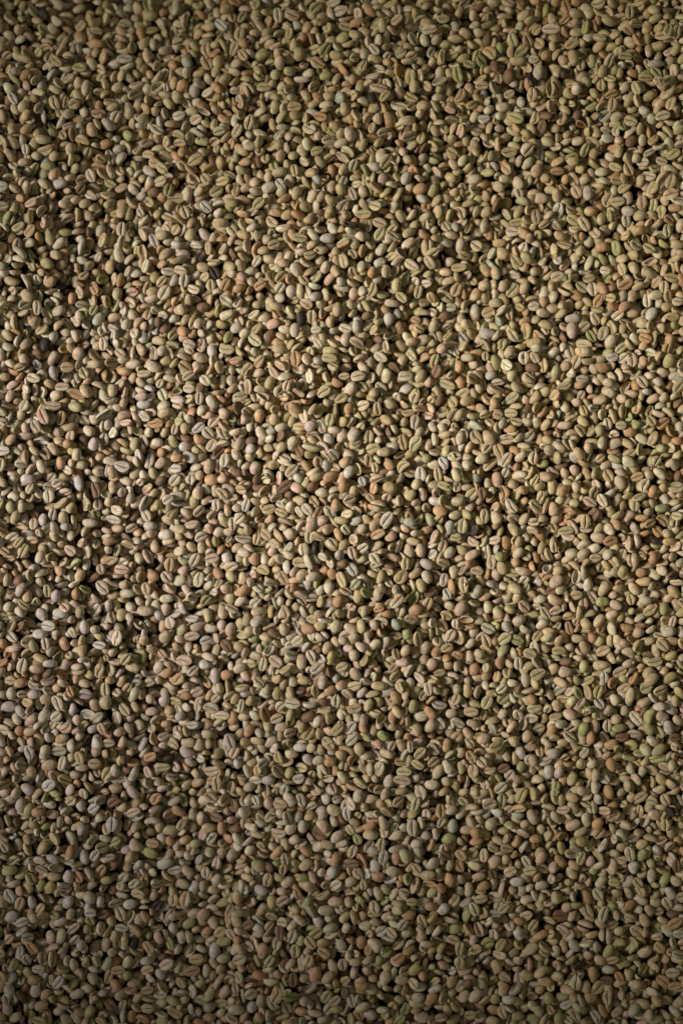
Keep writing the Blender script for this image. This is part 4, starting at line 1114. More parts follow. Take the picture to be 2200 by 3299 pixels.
(44328855624,31469120052,87579979046,39460401123,60419924994,64979469115,95055266057,86762415949,-3771807173376,-6479225607498),
(81044206381,9494868974,18923861014,109995702589,66228383758,33856343527),
(82905096025,89033344575,90487001479),
(53470732419,76697710577,68296347997,79805024805,84573818659,-1331425887512),
(37177072298,91515471905,101282193453,27111821571,17684981893,63835407234,-2714027257290),
(99415867694,24929726757,93290549841,29714633493,39569942035,112595968575,16751807160,-1845378555799),
(51068317538,102417800925,11971822968,51701164766,8241531996,45886304390,46722812889,59078475064,-4111538489418,-5417589783090),
(72433908289,105638061351,75035582164,30436048467,86444575550),
(20471118681,42570927182,104081841586,18298406681,14159264316,113423304206,6791433156,32193738270,96719911492),
(9897148248,38312641140,61556238523,98161580139,111235208209,22234680663,108955251922,80006648197,54606135111,69750897183),
(11980768557,35415418754,60839499217,112588858561,-3200502935521,-6911046203462),
(82802118533,92969022816,89135873581,59897720022,23481121659,71299843512),
(13526603895,30011668648,10219465704,26484696669,53045306074,97438840542,100038058549,101293921861,107206282832),
(109885618700,56581959495,57620555009,64869775833,79072856712,85607924760,107925567317,-2796426910166,-6780843178378),
(58441343598,72643713747,106054805652,63010592909,67771159306,49933385438,52015767987,69226202097,15407338698,21204949950,27113146967,44751915192,-5068354965522),
(27830308338,30943020472,17364935590,84360828098,87068116036,29187058654,90491016453,-2193593018984),
(14457617973,16337432499,75751319837,38939088949,55024635532,91417776853,24109839732,66642669622,98688303983,-6218767061910),
(43400740722,73575663715,104495198096,44124816379,48790309898,50562687505,74723184174,-5507344589148),
(18809819996,24510862684,20266875523,81258336204,110928335393,9799178397,12804605972,109275198738),
(25448809030,37385130156,101281482325,39987599957,41336827074,47139382085,77832572647,-6315048149682),
(70258135867,26491059947,112487487289,7731066855,113529942211,32099053657,-5280978441645),
(105946114573,36033349361,106679348348,22654535357,5860500612,38636107502,-3564264364149),
(41737317871,103352947474,-3748944200496),
(11357423115,19754099341,64568173198,99100554287,89349409634,65703487671,-3474491530358,-5630197605132,-6040975552161),
(54085564394,59172073553,85707958981,27630995295,55443285159,93174660358,12810615392,82496090283),
(34890469984,66940791425,94527739840,36243996372,48691900992,87997877789,98377828028,-4008495037734),
(26791677870,30107366551,74816310928,8140391565,17776555738,114250955618,6789255867,70786034801,-1926626691288,-3029043828519,-6829037310512),
(84354440069,96818707207,104705061666,110524351335,9377100771,102017908572,108239189820,-4104301429893),
(17052429967,11867941458,47962851489,57720949842,78552730351,99621582082,56683044736,70053189860,15396477228,21930834929,33441547579,68084915858,-6150482534407),
(42770486547,68802295131,97537757484,13424265082,63732896863,74511957595,79589756031,81042920053,90695434423,28251878238,76378363577),
(18815299602,31358036838,72754317602,83431849121,105434679463),
(42049103545,50979057672,52845070652,88000188577,-2035991680010,-2898691297604),
(25349497035,87052979227,110514444742,32609934490,77315700901,100975767253,113106406603,16338733108,40917177253,111657288697),
(22960008261,61449370506,98890168953,37895916322,49827749362,34062339722,18928050657,20272365632,58766693213,88821020552),
(14144666720,45051153691,46611344641,77199881701,71713937941,40186008628),
(103143924312,17785770498,62487045291,65181563105,106582028245,35312531933,10625932049),
(48270971848,78961614392,100756110805,30840179772,36335772320,52012961720,81570237694,85194583572,96092362085),
(21402124132,23997363183,89855159915,12914312978,-3611370293637),
(82489770280,84151383147,39146781478,86751858015,70372930880,-1796481189819,-4398220233488,-6253106059926),
(9685751648,46199394153,69942226445,109170977146,92871932947,104395898919,114155084181,7524052336,-2467164339050,-6047648958411),
(92449256724,41730706031,53250222337,74713688112,49730573377,-3707213181882,-6932112438444),
(73159856841,76581808922,8653536298,29288287572,80316668090),
(15393420547,24734065757,63632636631,97651390334),
(26067234316,51282324939,-2371764533424,-2234786271444,-2953839606302),
(59997482358,33430687008,18197053351,58959816263,107717267230,17267957010,20375504174,44956199598,48380397876,68599246505,57616690251,112490118534,-6746716662075),
(40902677979,93692363871,51699063681,78549264798,89021893694,95044978276,22756515703,60006104185,64566815415,85706091636,11149924417,74307863122,110625977773,-2090444699048),
(54915545943,101798586057,25040653248,67777288683,71304929652,6800543286,61661829525,-5486315279970,-6582009283178),
(102836542592,14155951401,53369538058,87689119101,90173793127),
(42458738155,43611076201,65491858326,-1447653230499,-5294571450768),
(72652874002,10108310940,40077507377,66225292479,107100823078,34894745516,-3940220742494),
(47023645362,82802550509,23586299708,27729606505,96503380956,5863768387,36857662143,81780457528,26595311933,85504418031,105443741045,-1277251067479,-2550209251754,-5177995320987),
(11660150354,52941009819,56677948070,69217139513,77096062469,103871842897,70670339979,84458645499,8454714401,38420267306),
(79791306472,30426634261,54295915675,95059316953,15098595877,108860473877),
(22960371021,35816987444,75543225288,61034799471,33857726725,62906003676,89134324075,100136899399,51502804212,114152667284,-2734511165211),
(32386248589,58753614187,13318946101,15706365508,46716146462,33124687402,73582422901,63637151914,98590414393,104501098926),
(68085372373,97134083793,17582918013,-4952240699208,-5575351070268),
(36755422008,48164694277,93383548817,90282958491,-5705333912256),
(80207944710,24933145657,64044094512,77109133828,61661951157,91309910668,111036338974,30330094463,29492729718,49002655190,50559480242,55442625061,57409877981,112598596670),
(45266381166,92661610952,107097454556,7001357496),
(65803846699,11250899042,20583235196,46209603559,9382620143,67057210293),
(113211968737,43187270936,103560997731,21100379389,37698290515,87684590028,-5356175134808),
(31364112810,28359156379,109483697250,93907422279,105749222180,14157703674,69123653471,-2947546581804),
(42464696919,16953824257,8549241829,70051754186,71505313471,100232800739,15921118138,-6274090946215),
(53565044361,47652642812,75963247321,39461923038,-6725726443722),
(22849958259,34990165249,26172192012,38939648475,58550251167,90270852361,72860190675),
(50450538055,14564174022,67463420456,69117505968,97123869568,41741404668,12293402439,51913982569,84156954975,86331815436,32918195468,-1556763753176,-1262957658150),
(64776696765,85191526414,27932037373,40283465909,96719063909,56691414475,68407156308,8042061817,34374766332,72456084087,82396522154,-1181195422316),
(36333553504,21724443908,49207675374,79803361768,44644930344),
(31975061476,38200407796,59268695327,78967573296,72640374752,108130561345,17887285381,63117584946,104505564129,10111719157,13429083714,89032824769,106166839135,110428686702,-6588669348458),
(12082281889,93171327090,109274447637,58140963546,98479685059,-4911611442216),
(48371055543,29278278031,77825250230,110835227784,65605007066,103046989502,-4083869961302),
(42147698618,78457656627),
(45996826365,13842576371,15814008444,43401880473,80945673656,-1960574873744,-6095189924708),
(85180000889,87152173342,102524161145,54610382164,111764669272,24626825634,36138603196,63121826834,114152295221),
(101067460071,8348602468,55442257420,76794889365,87888429201,31570434384,34474915926,-3522129443804,-4248411998700,-4665218092530),
(60001093947,26800307595,10111684167,20787753873,113109929235),
(105637340441,37685550977,90695305768),
(32705483757,58235635390,46416635757,67466851234,77520291803,107099062963,96713989464,16754808151,40185135049,-5007401952768,-5513668893823),
(28238850986,47549293312,80316363135,25341984103,51913002891,95785080710,69538433482),
(19843205502,74193641835,45467753636,60314641720,105435051715,50765673789,38934181089,26594037468,-6239290169010),
(33749355114,11773461295,28142466234,6895292797,85094708521,-6863240105112),
(18190158029,95563756771,107925805714,109794725382,49217519857,91108444186,109386713614,56587369623),
(72636035889,10723705431,31046408168,100559379021,13524975918,21920753043,79600263925,-2933326793269,-4467026588919,-5424793025618,-6143232215832),
(86746712239,40799903974,-2802795776688),
(83526015287,97021133280,70057212330,82598231653,88925823732,98794105528),
(76891942550,98369081538,15711616276,17581969094,71616169908,81046916906,112908786627,32401745430,61777543670,100551795843),
(12697111938,87362822118,43706219157,67252156212,89956149266,46407101409,63740689903,65813219385,8459090500,24834530622,47967954709,49626799748,-1372356918740,-3967616440418),
(38100135226,103045645111),
(54187024864,101693636551,19026828344,35825502598,74932163266),
(55132970619,58555372500,79491082133,106370985067,62501835380,111250307510,-2563408742070),
(19960098940,37378140670,64766723848,68816038824,84979562556,30014999882,53265077797,73885932972),
(22433286027,60936671127,99304900395,23886239004,70879872838,78034575706,91409785455,86332519057,10107646544,108454287591),
(11969082637,17984535817,48997826822,52018395770,72123406697,8970000003,29077886628,56793642429,27628847310,46621593869,104926446604,-5898454585122),
(68392524211,79171024833,83108820951,6682060095,33535802491,95148668852,107715196275,109279361701,75870245535,-6198275428692),
(67144650615,22022210798,50765021620,41528852493,85404698801,-2295802209446),
(14039865257,96496149745,77005178056,97951842238,25246596663,92143053882),
(73056849965,90064015066),
(40175045362,100862822239,60007104836,113316327850,21202129742,61773331560,102120286461,109692456945,55963660140),
(14773452242,31045167057,88404951974,11152866652,19758856606,45375636845,64364600177,72028100373,83845589473),
(26587925573,42987287102,16227046058,32192659791,59393010189,111146654481),
(44222726232,10104736502,47858230898,91210535422,62906066134,66228142833,81258857772,114364451368),
(69426903382,94936433743,13114140636,65082765744,74413225147,101798505264,82186277083,54093754393,7831530720),
(53255623435,67465617510,36656741761,51702815864,70371703041,38321619624,31052398347,104088483462),
(93388834332,86644912088,106581736323,23168663005,-6348875641152),
(87784466218,112176980240,27207174691,58040413042,102942558943,105015163274,24211600116,79906961412),
(49931674242,114040768746,98476545669,14159291622),
(63530166511,30219699882,34055379049,97637273987,39348135877,62914095303,76178580172,100036139620,105959758737,108761854875),
(31868707114,41428253061,46410364032,45064102497),
(78961685418,83005997137,96495344208,68186812913,77106126450,16437970078,33545429774,69755746286,92249036972,-1201131037272),
(19023550855,101586560734,43080211707,54605817747,56888386617,58444725182,12285919338,22028969172,25657945488,-1884909043965),
(112794049620,77512319660,110000087473,61355455015,73167770953,89237708259,20379472068,35827057601,52334402297),
(51277847412,7110024409,10837189303,55446202656,90694356133,107616084195,59591543704,72139637580,85091486653),
(111658839486,9278007705,14984344638,60535735281,-4316137836476),
(7620607944,81870638235,84150985225,94944489012,16647030326,32912547366,42884147655,80736890139,94117666017,102113443618),
(103874704981,70890533585,113520875399,-3213783881682,-4945410164936),
(27822893103,53773337774,24825672418,36857650839,57308835735,67782017560,34578103546,87584263515,-5548073524962),
(22021616377,32283985766,13632172068,86437064436),
(92763320638,97225018786,105536762066,37903431388,50350977096,52950441424,51700206658,95779807051,98480832554),
(19746995462,46720055443,110838051176,39968879168,89659296951,31254148322,44122029624),
(75130411401,11448069999,29176368137,100551353979,79798853893,92037393421,23580330200,63946162757,85410234445),
(60421399136,114042263139,9905810133,12391792230,-3693829991094),
(14773130807,59171771014,16965142180,27001304638,88403042418,108549710496),
(7620851343,83010939941,67159593866,78245269863,72551904004,76904506875,21305737236,99832921590),
(41014047595,18297449646,33535288557,48578036369,50968163962,113215146948,68307002018,106478812252,61773476726),
(38716639190,101480368925,6269104781,38624072602,42256959912,36238677602),
(26369606878,52839353372,54715151127,69957087772,93594603367,45582453857,29698765428,59388992647,103051680135),
(40272336897,42868852143,15290843298,25026381367,76374981613,108026436277,82085487235,84159852482,95150304264,104186602292,33130818266,63121643426,80634275139),
(87260911072,105535328621,86336027441,111971904789,49630459975,90272200880),
(77510163206,22230545454,37370912539,19437347406,32291906205,57417263425,110208982783,14261586720,46513012025,92772687689),
(88086951943,13325872597,74920880557,10321128303,28451273770,65603808540,-6719861299152),
(23055753177,53671835745,35509270431,47434684309,84991336536,101697755993,44133185117,54923977485,89244294789),
(34253982566,45672548677,64354375197,83837211437,113523514264,60622852826,42159022468,97544755778),
(98263843078,43809592486,48795670658,16545970310,56276656291,71615292316),
(11247130930,58652908801,79694575541,7096061335,8763331296,12083494260,73478638971,91207971138,66955897957,-6308042038293),
(20365075952,24713002405,52624337475,32800108959,99310382787,13633908720,26788978445,30730752089,96397318232,47447434497,51084570271,72239427288,75861344900,100145721669,111565356513,-1645757675326),
(40498236022,105647241672,76386799024,-5185224681318),
(92763463360,17886614390,37797635225,64155649193,69234271000,90491539929,60424097429,61875424853),
(41524512376,51699850995,38618910687,88098318452,21823412296,103885397630),
(46301948548,56369412348,86646063895,107613445672),
(9584166373,7937383937,25756679887,29487103716,32080237749),
(82899880701,100135032246,30224260635,96915690306,108862578630,112803906695,-5396896323560),
(112074923780,76791418428,11973628557,70885268299,94010477453,102635545351,106578366031,6274368914,84153552278,15810590136,74515019794),
(45372601228,39862147142,50148589519,54618332418,-3850933019499),
(22542936492,36542752147,66430380086,101588675019,44020144081,51075875562,19234416484,27627385735,28555690050,73068517057,-2281902409140),
(28138934032,37892279492,67780669901,79378164063,20581095993,85721163009,95361061549),
(58335151131,61350246277,114146249858,42670291135,53050903429,110100826394,107418272356),
(64974106432,24511378640,55020035827,105431198456,13019278017,62809328345,67167901726,82909803810),
(14975243221,14043366960,77525411325,90897969750,97743438771,48692512044,63422470469,89340636952,103669299427,53571552853,56270488405),
(32070759006,98790657161,89972847379,92872833243),
(60100416562,81040660994,92139916766,106995945507,113004136736,8661033928,46825842546,75241296652,71406517312,-4316515534200),
(62588872824,50761503865,74508686383,102936981458,87062894407,9593219197,35719550282,69339703924,-2617932436232,-2740969243808),
(30829161430,16640196270,47755255477,73262749652,108550506195,29482484593,33014727256,18200189358,94640450078),
(28750234042,24520233386,10940628077,13843837430,21510936787,76894595682,84886245194,-1501820042402,-6877286828676),
(49718089021,90890412166,6685434918,61464564085,82284514568,25658474324,87994978446),
(43703197581,55434193070,80318113814,68293263025,35083525165,78971545712,100035839750,100873900020,102113967611,-5513750096250),
(78756214885,57404854594,67057691670,60313791405,96087745090,111767782984,-4906401841980),
(31244392527,16643930916,38519037534,72854271812,14670436818,37694582047,-1795772894348,-2001893982330,-3898699853492),
(107712790649,12181716956,36337879505,91938662446,-2987777015454),
(33632352582,104913049660,98469551103,19443900591,48074604274,52327450090,110108947129),
(113632683722,40492165799,106062970754),
(6263551387,53356624968,70057170397,95975420069,79602483529,75761342516,-5116352577876),
(99404142949,67258597575,100758140422,9083508214,20075141424,61357115622,89454073565,-4213367443524),
(85191966428,97329613543,10317918325,21715695847,20580928645,31045330883,86332374893,87795036130,102008689305),
(68907611523,43602884016,36537916332,66114244261,102945295265,26066002303,74718528584,81459435102,37276407881,41729674461,106571462425,-6150658223191),
(45673359288,29272223338,46823415242,62073590804,39873061621,43923415951,81567933967,-4316463185791),
(16631765094,50446679922,82698976387,6999058484,24305553199,32390194470,54710523816,76588539978,78869849636,13112408670,15712222206,34671327155,49207516434,50767454589),
(56677435248,63003281725,41010785923,58960927410,31353339887,114355705793),
(11551891927,27096129560,42968769364,9793383721,30312211513,78034035379,94734890462,108128260030,17676606183,104407631861,15301103793,55856157992,-5547638034192),
(72021271156,70885747677,23173672446,111040868664,-1201702918540),
(28541096946,47862991320,55951819097,109789169439,14152813441,72339660709,105439389377,29286401654,38003039366,91834615267,-6533675885880),
(35185856348,40793979062,60306770653,79692020125,34046267107,73993485816,75543424508,85505449740,89030277044,90379900650,33228702447),
(11451607385,22440285465,113010927810,95569950033),
(20362027962,6173057034,66738815369,71620021082),
(64565347615,19751274540,28037330822,60831858843,54301655310,102323973783,113955771927,-5719202037481),
(31865888911,8143566595,42349879883,49099753213,108242527713,24209724361,75038294306,96614752584,52844476083,68299771992,-4172822124781,-6650495848340),
(44740601112,36438268680,88311988882,25658946714,69649203720,9382015386),
(59167467137,81247168166,12395410254,82707765841,92866473869),
(109374086148,13005482694,19759699561,34984918551,46827665382,58451796418,-3391868898830),
(26585535362,38938129933,57617662872,110622714027,103569981210,-2871227455802,-5041675428996),
(31045326624,73380403785,29488634893,52835801683,71507110803,106580317483,-2165874704664),
(112382726760,18508966508,62282925893,76894162160,48278839494,-1057571436716,-5280884069816,-6547772473335,-6211957454414),
(16428441880,100340192209,15292283844,65701694802,78561343741,88202177921,92972096546,10839576237,14678191939,30220719810,84264811630),
(70463392626,6891939712,47329328196,38312210802,85715218743,89762879346,-6952302436664),
(39345001843,52524712854,83427606028,17057869175,46302382623,91519924073),
(14354958002,34455925153,50234046706,54395568680,69431823428,78140844037,96913768753,7937964301,-3980918403625),
(6264912018,21088507242,22748207150,97741408311,56887008339,37369557063,67365545081,73997619984,106572930471,26380842902,55335439885,64780348761,-2761980561739),
(40584166609,20475645168,28547808571,95462118389,101068695512,11881686745,68294006286,112700893549),
(35808172975,58546189482,9587661954,63320683348,45056373137,51175432670,86955550233,18410836838,-6773645535042),
(41108228310,71813700168,108441005417,12180755923,13433045585,33323049171,36652019612,81471244754),
(61239797317,64868544612,43606861710,22756672299,75761747717,79797264377,110935549692,-3234789527982),
(65703398408,77521884028,10319520186,19441914624,25348501963,45275233821),
(38505238299,47221615826,53973762108,82603755903,109792027515,11046296286,28557070534),
(42661459813,13314572595,30003720195,34467571949,88926190960,6582963810,34061181649,105859950265,-6671074013700),
(112591477074,31669987999,54811221003,104190737971,58869513516,97856784763,39440211803,84789906510),
(15799448748,52622144693,82907796800,101167220139,66842159455,17362451581,27308265703,48990376887,114046347816,16852580034),
(95245683807,32487683928,93797445547,59995491284,23166437716,24101887525,90897722145,73167217813),
(78759920154,50858822518,19640036633,57402311402,81258660629,46716789237,86029020804,92869066923,-6369346289202),
(44844526277,52324105454,-5767181373722,-4699255289612),
(7718414418,43388696110,74615332812,57414362285,56271531194,50037403863,-2480489799294),
(14049949546,48056501475,108137119699,-2350328553380,-6547368514994),
(14766503814,20573030970,68915509596,-6918196814562),
(103451544624,109269873976,10102673340,75963272638,40797313745,72848823283,61769865182,26070376563,67989721084,-4371272961916),
(29167503874,77522088603,11873621065,102109460355,32913583231,79910576223,89559153820,94945418016),
(54799763283,74299402582,39032685228,65286766508,110522197905,88195251359,28247346789,54091445799,106786818903,113109363030,-2590552650806),
(61031026322,6374127989,8853831327,63120096194,86541109334,113736511331,56575210020,-6184868716251),
(38507981956,105843374272,82186944907,108035610597,31042222088,34573285777,-5568481275414),
(84984262957,33425999965,43188511418,53770424688,76590675515,40808172351,48485559588,16128215410,-6082310566825),
(18188699925,52007911476,58234531908,75654793952,82907192807,60110168186,78360209616),
(100028907230,17577806188,22960398080,45786018970,63637083117,111764953519,64885718426,-941249748870,-4795048483844),
(28338923280,42038915926,56048674457,43078103083,83635545819,69230774322,80421478429,24830004430,36652092228,70893817074,88930158254,103878949047),
(45057014671,90691532145,96603009241,10528079898,20573615454,97433703460),
(76791275869,19745666559,54596956464,8036854382,24307772207,26381812645,31770105007,66956976197,93802688858,47234011797,58861475592,102426902688,-3323185539392),
(78345654650,15391870770,98787110080,41320980643,114466920970),
(69430962097,30107569466,49099355845,106889295160,9170185816,81574095913,-3433502771119),
(39752482762,88923411844,62176575387,72228653478,110939518884,12702027113,19962675985),
(18399300830,27718516074,95263322173,6379809637,17266525613,112391085756,-1447293756771),
(23166123199,105534284040,109994756741,87474270427,101793901814,56470472508,74300977478),
(31976013043,67982279118,57920223423,79492944733,11252364850,75239426699,38516875015,48484986019,60417297852,84270847296),
(51692998957,108648934923,33953281092,-6918120742968),
(60101098464,55540712196,95046604777,16842130543,37371076899,82391785694,65707743510,95989454954,-5643997928388),
(44018213172,53150950608,56894667944,97650952645,100969459951,35508745466,-1884948078900),
(15185992908,81248952378,113634310656,8765955720,46405035543,70791607705),
(24929915706,64155378595,84467189581,36435054639,39552057983,47438903365,72957174238,69019801866,78358854013,103680474040,-2755128788484,-4549056353913,-5445412790744),
(66531163455,23380969270,34980070003,88414717890,90801945077,27410812047,40184984333,91836125553,93391153733,98483537769),
(75751287367,41730347997,57926410887,62176761960,86441817963,107101354330,10426583307,12287640463,33018605846,67673389359),
(8555035617,13845118240,20888594542,50246291451,87898122375,6899919854),
(22234562227,59476357437,114565648785,16647730500,75035376762,81674430051,102009227052),
(63522220882,77615161611,89130193123,99925299445,111246418200,49203880750,71504417225,93594603449,97332877206,-1721211473718),
(29797323525,106468633303),
(36223811719,109161289419,31449407257,44947819381,11656495236,17677566163,13641664861,21519758670,56063589686,62287449047),
(14353650616,41417439607,73365458364,83425931429,19745709086,39547411369,43183384836,109994562307,54601236016,27841018144,51805249082),
(37987575583,100753249241,26065613324,64978948392,69953724948,92036392805,80118603318,112386694863,-4179746991640,-6308159961380),
(16214856468,70776100891,18504157660,94322235605,32495342202,56473784367,53882546102,108339419779),
(48157708261,73171662615,77835259000,82914276570,28666892025,75972210808,85505297535,89661887410,104920921804),
(10628120755,31252050723,-3987777733052,-3884873366654,-5726029945779,-6547974539910),
(47122135219,50442423997,68599319092,12907836517,37266412744,29906497792,46616519354,23896347782,33950377070),
(111343709979,64572969314,82507368933,42151231142,113533813325,-2364894737910),
(57710208075,104288469378,66330209173,78869418584,39770216844,7100815396,102737460245,-1351909597184),
(15813315552,67464232863,71921446568,77321819989,61871378766,92666090802,97446901368),
(74200511072,27109760301,51078336055,81053245032,22341226372,109689484556,88302638475),
(24932147377,45370793823,63004427398,80008591447,91210991518,92866853827,52734272062,17373357785,59790609919,106061969100),
(101589535029,107400034099,11972307004,36122120522,38620305782,31775342981,114460000303),
(56367459558,9075433992,66235147708,75555751179),
(48375741620,101081244834,41422452960,95985428678,110320347192),
(17680136940,47029934052,55124223720,57305981191,94744518626,85511306140,112491454605),
(32796366889,25440431521,34782181013,43707773563,14158311043,-6842515074480),
(6470502930,83427841749,64251964130,69852010201,84474226789,86855632833,23388618537,30839289117,48896228604,69133547477,76703118943,89760460478,91740139525),
(37679923855,82186991227,19956792933,67369591309),
(16530143808,44635433913,10214659836,12911883905,49940692543,71201840065,72653200778,108240344025,-2659220236543),
(58542653798,99106258457,7939245389,27533440025,60317982576,100146709969),
(56354504538,74612706922,102935231952,94315789258,42356032707,62908293079,15505629890,18925473329,23895532298),
(93178556615,106365090908,21206469557,26796660776,29591291475,65604052164,91529299779,113323079654,30224095434,45684105754,78042969601),
(51277726872,15701416596,22028851540,28561289956,79394627808,96819061527,51907788642,53669237439,80435706209),
(63524169585,76999732120,32391181358,73060983234,111862597502,37690005072),
(11033828758,36128869692,47441111239,57709178061,85718808254,88512607505,105230925349,108958688693,61555093677),
(81255122876,87271769115,88728146446),
(6063170521,13953430251,33854076144,39341524779,90690194278,102009869854,9384261607,25658232259,61042270382,78466906731,94539743115),
(99620347053,75346141651,68610671142,92452832082,17581769705,59171152383,-4966617931122,-5479877953843,-6458943731666),
(66738946176,85418301663,12598389914,49210635437,-1331381384466,-3754974658590),
(104081886067,54912833292,110834268360,38626409949),
(56775512026,64665697743,94737676428,41106367848,44019044339,110312884395,41321130783,93291395400,107203944979),
(44425234006,70267277514,82291116679,100762187540,23385151945,46614562466,71516573289),
(10314309772,36849550921,45462263319,112390999095,26583792830,52941786444),
(76585346629,97326950113,85201858263,91108565953,113743099609,7830299760),
(25030944951,32293482986,47865107611,-1967027654354),
(56152617504,95766487483,62382966226,69853083985,89245044786,22651356771,50555225922,103257957459,21098084168,35192137903,72449192773,83647027486),
(42455831298,73265258040,74919603514,12079806665,43185445426,53561114854,18611658170,24100656956,66746643781,78143132989,106269747276,44539572311,63116113338,14568420585,51701990727,79397321345),
(58538876581,26691281415,15813326328,48477439016,81575337343,55542296196),
(39854590388,13525909313,16952072470,87374423671,30738189626,60209400331,67989272797,86453083553,104713267094),
(76480865164,107821279944,47338235199,45161492067),
(32384788210,61345995886,80223801015,98061732447,109172460056,8863050409,94331333733,49010406217,-1850643208101),
(6479720565,99522334344,19864631748,65288790024,88214809525,106898451067,110732951535,38212685811),
(21921897146,28861829586,78246388420,42879033152,58442255988,33539618124,36342462206,54190808549,101080419173,102430358702,90799678818,-6095693899646),
(26169253345,97857568769,37060298508,73062806922,110008190103,25042119319),
(77109496202,95777011167,79608277549,-2713492115750),
(47020558579,50757233314,81359055141,-6356083787486),
(64356608558,39560371149,56467010170,85614632606,69339583982,75242344576,70994525729),
(82501167289,106161056254,11253495721,13118076593,53049383954),
(89555323862,71810194539,108864625649,9898418664,84261191244,103777960167),
(17986686366,31870741933,68603528119,66633786500,61356769968,16117958121,29380002072,44331548210,56994380434,62594318537),
(23798496892,85211791726,22344608190,35089692528),
(74197927875,88414887564,13944555939,34255938625,38003231281,51802066429,90905547366,111868763895,113526291734,60210684264,19132058331),
(42455235904,62895255826,49206150501,65812783515,104403850765,20996420801,31047508190,47648100020,99418445973),
(28243127681,55427432211,59067836033,14974414456,20055479793,107622089025,113639124110),
(48262627927,91939096517,66738429270,36442486242,69231048883,94747607694,97446142315,101495544765,15814708680,17683115558,76284859878,93813211219,105862218703,110419829675,111144421590,-2686445275366),
(26996851251,50546599410,93382682140,7507658045,100756940208,43605113299,78564331803,86753498778,33018596338,83546796072),
(25965534472,96096684473,61449326901,72964249635,53876031015,100565505607,-3035549095992),
(60202246106,39858443568,65288761407,26286382675,55855754056,6478609100),
(32177916114,102112846941,11032077409,16318700600,24621191188,76593831962,64361168257,75454807230,85930435864,87389494653),
(20989184499,89658025764,108131595842,58029917888,81674528391,89042747857,8764887780,34996676481,69962882388,80430508065,83963228096),
(41111325948,52114496419,74206749468,59384634723,105647923369),
(13009340656,72028115367,91524357334,18810140595,30420432354,109997138474,67985679985,98176037529),
(23168262790,79070670640,11875004148,71096435545,7728963577,44223414824),
(10098931896,),
(38926880343,49405023475,77310044414,84369413829,103359247752,62282431945,92773692490,50868997792,99411613792,112803257956,26907057126),
(56363842564,63520196695,15075196304,42774056791,41737626569,73486746025,28356015218,106678725236,-3145572801426,-6555437212596),
(28968269290,34260785334,32705921465,93810497121,37062764232,69033636318,96292508682),
(104917544930,111137345786,21927345696,97332685421),
(91006921291,94841002723,25759643556,53976217647,31773211013,112600682635),
(7303113195,17886245940,35507749872,66745423065,102327268829),
(59371468408,60819269538,48163237600,75244914609,6473566709,14357065473,45678671613,69230444344,76487199407,90081142802,63741885699,83763282325,-4302726020768,-5253950118607,-5706081441000),
(16836054358,58333914925,107412223387,88735322429,83025832014),
(101797123682,98685925399,40384102242,44221621317,81365799093,109380357589,17579549581,52120422266,55223870576,57410068807,103681941830,87910798248,-6438488880716),
(24305386180,68294288124,73265703621,113843293927,33128582716,49619886298,-1310420348254),
(15595049085,32915011900,61553097580,10623273187,12075114337,84378007882,94750019197,14977984703,81783864003),
(66630166254,112486751674,29390748529,53046806035,9177341704,53881628599,62290348377,92259554561,-5171359040858,-6335691922122),
(99715772691,13010693929,28348111265,30315473767,105126717685,46620953186,70792443868),
(20470915037,87370920033,100552619121,38100131129,114360165081),
(54693606216,76688174838,63316704006,8345620648),
(83746394464,25860411733,39030416749,71504279644,23066555352,56156379055,92984591081,105445369642,108858480706,-1789482775639,-6678313984940),
(109890633324,88929404859,103051007919,58025857056,60202037945,72654552062,13844339819,11769517747,36133717807,49208542680),
(25140003197,44429275266,85408757920,16015299367,106895914530,18404556111,31258047795,41637349654),
(21820386085,82602868639,6372803443,90598609846,111246816879,74938882625),
(39761587562,52424906930,65706388190,19343063173,80226224105,34784978741,60625077759),
(64564629121,76279814120,43086024567,48165315021,78972393214,-1139713771094),
(59470952223,77726557731,50446874125,36641085198,99728114489,14352444649),
(113421911355,62077587926,45884657703,82093120668,33647962332,69752761587),
(8027183727,10621175333,88631094771,105537993208,107507541148,51181703762,71310492285,72863932500,94228154617,-3555951832302),
(68808728856,67988843066,104716164055,95578574538,-6397686360720),
(87585897364,42665331834,46919806057,32397269750,49203857712,73687633207,75035388053,58131064668,28977213175,31043742041,37987046939,41322615348,77945750105,-1577612042502,-6822122919974),
(97752609745,99196513962,26897809709,66527384590,76487626386,91117661512,112177663793,12490652629,101485967063,106994049970),
(29693322979,71406909110,6999372933,-1406520140335),
(55526082994,89142788143,22762799362,36654399961,113842888119),
(10095631783,20157418932,92250532350,103251274585,110001952224,114352128646,14974297587,43912041241,60924827821,35092288200,56364323986,63320919270,17465245013,86444824287,100354454605),
(6573489870,39029545433,84681960089,9270700857,13633532921,46410358658,90392608721),
(26064650896,44741758638,83531732544,93396535812,80219048443,18719947469,33849748510,108862246771,-1043671525471),
(67663901725,74925369723,28558503881,99209430852,111462664094,12290804293,106690053204),
(19645911912,40378537135,45468083975,87376683620,94226271736,48162589515,51186070508,-4247845323728),
(32284664515,71402670243,95475043844,78769614304,53464871230,60000157749,108244830694,-4364668024674),
(77102659957,21818204820,81464567104,99101674052,110624217888,11245507764,13725734868,69644940482,104086973415,43403088476,56889097741,80747830483,101804199816),
(54389532201,52321446640,84996327474,104309941816,61872737323),
(73476257788,24417546410,66635517154,55333203937,58445877915,112912171802,30631752344,-2487635162906,-5678829898639),
(105541762385,23376091385,97854034193,88728176880,96828567792,76391998082),
(16631816993,65286098568,102317571759,18292479414,42565718184,19238533372,28048496041,8551058283,94443642235),
(49094669647,38825804905,91120895071,-5479657728078),
(92981300647,60722657023,36239912290,68092271166),
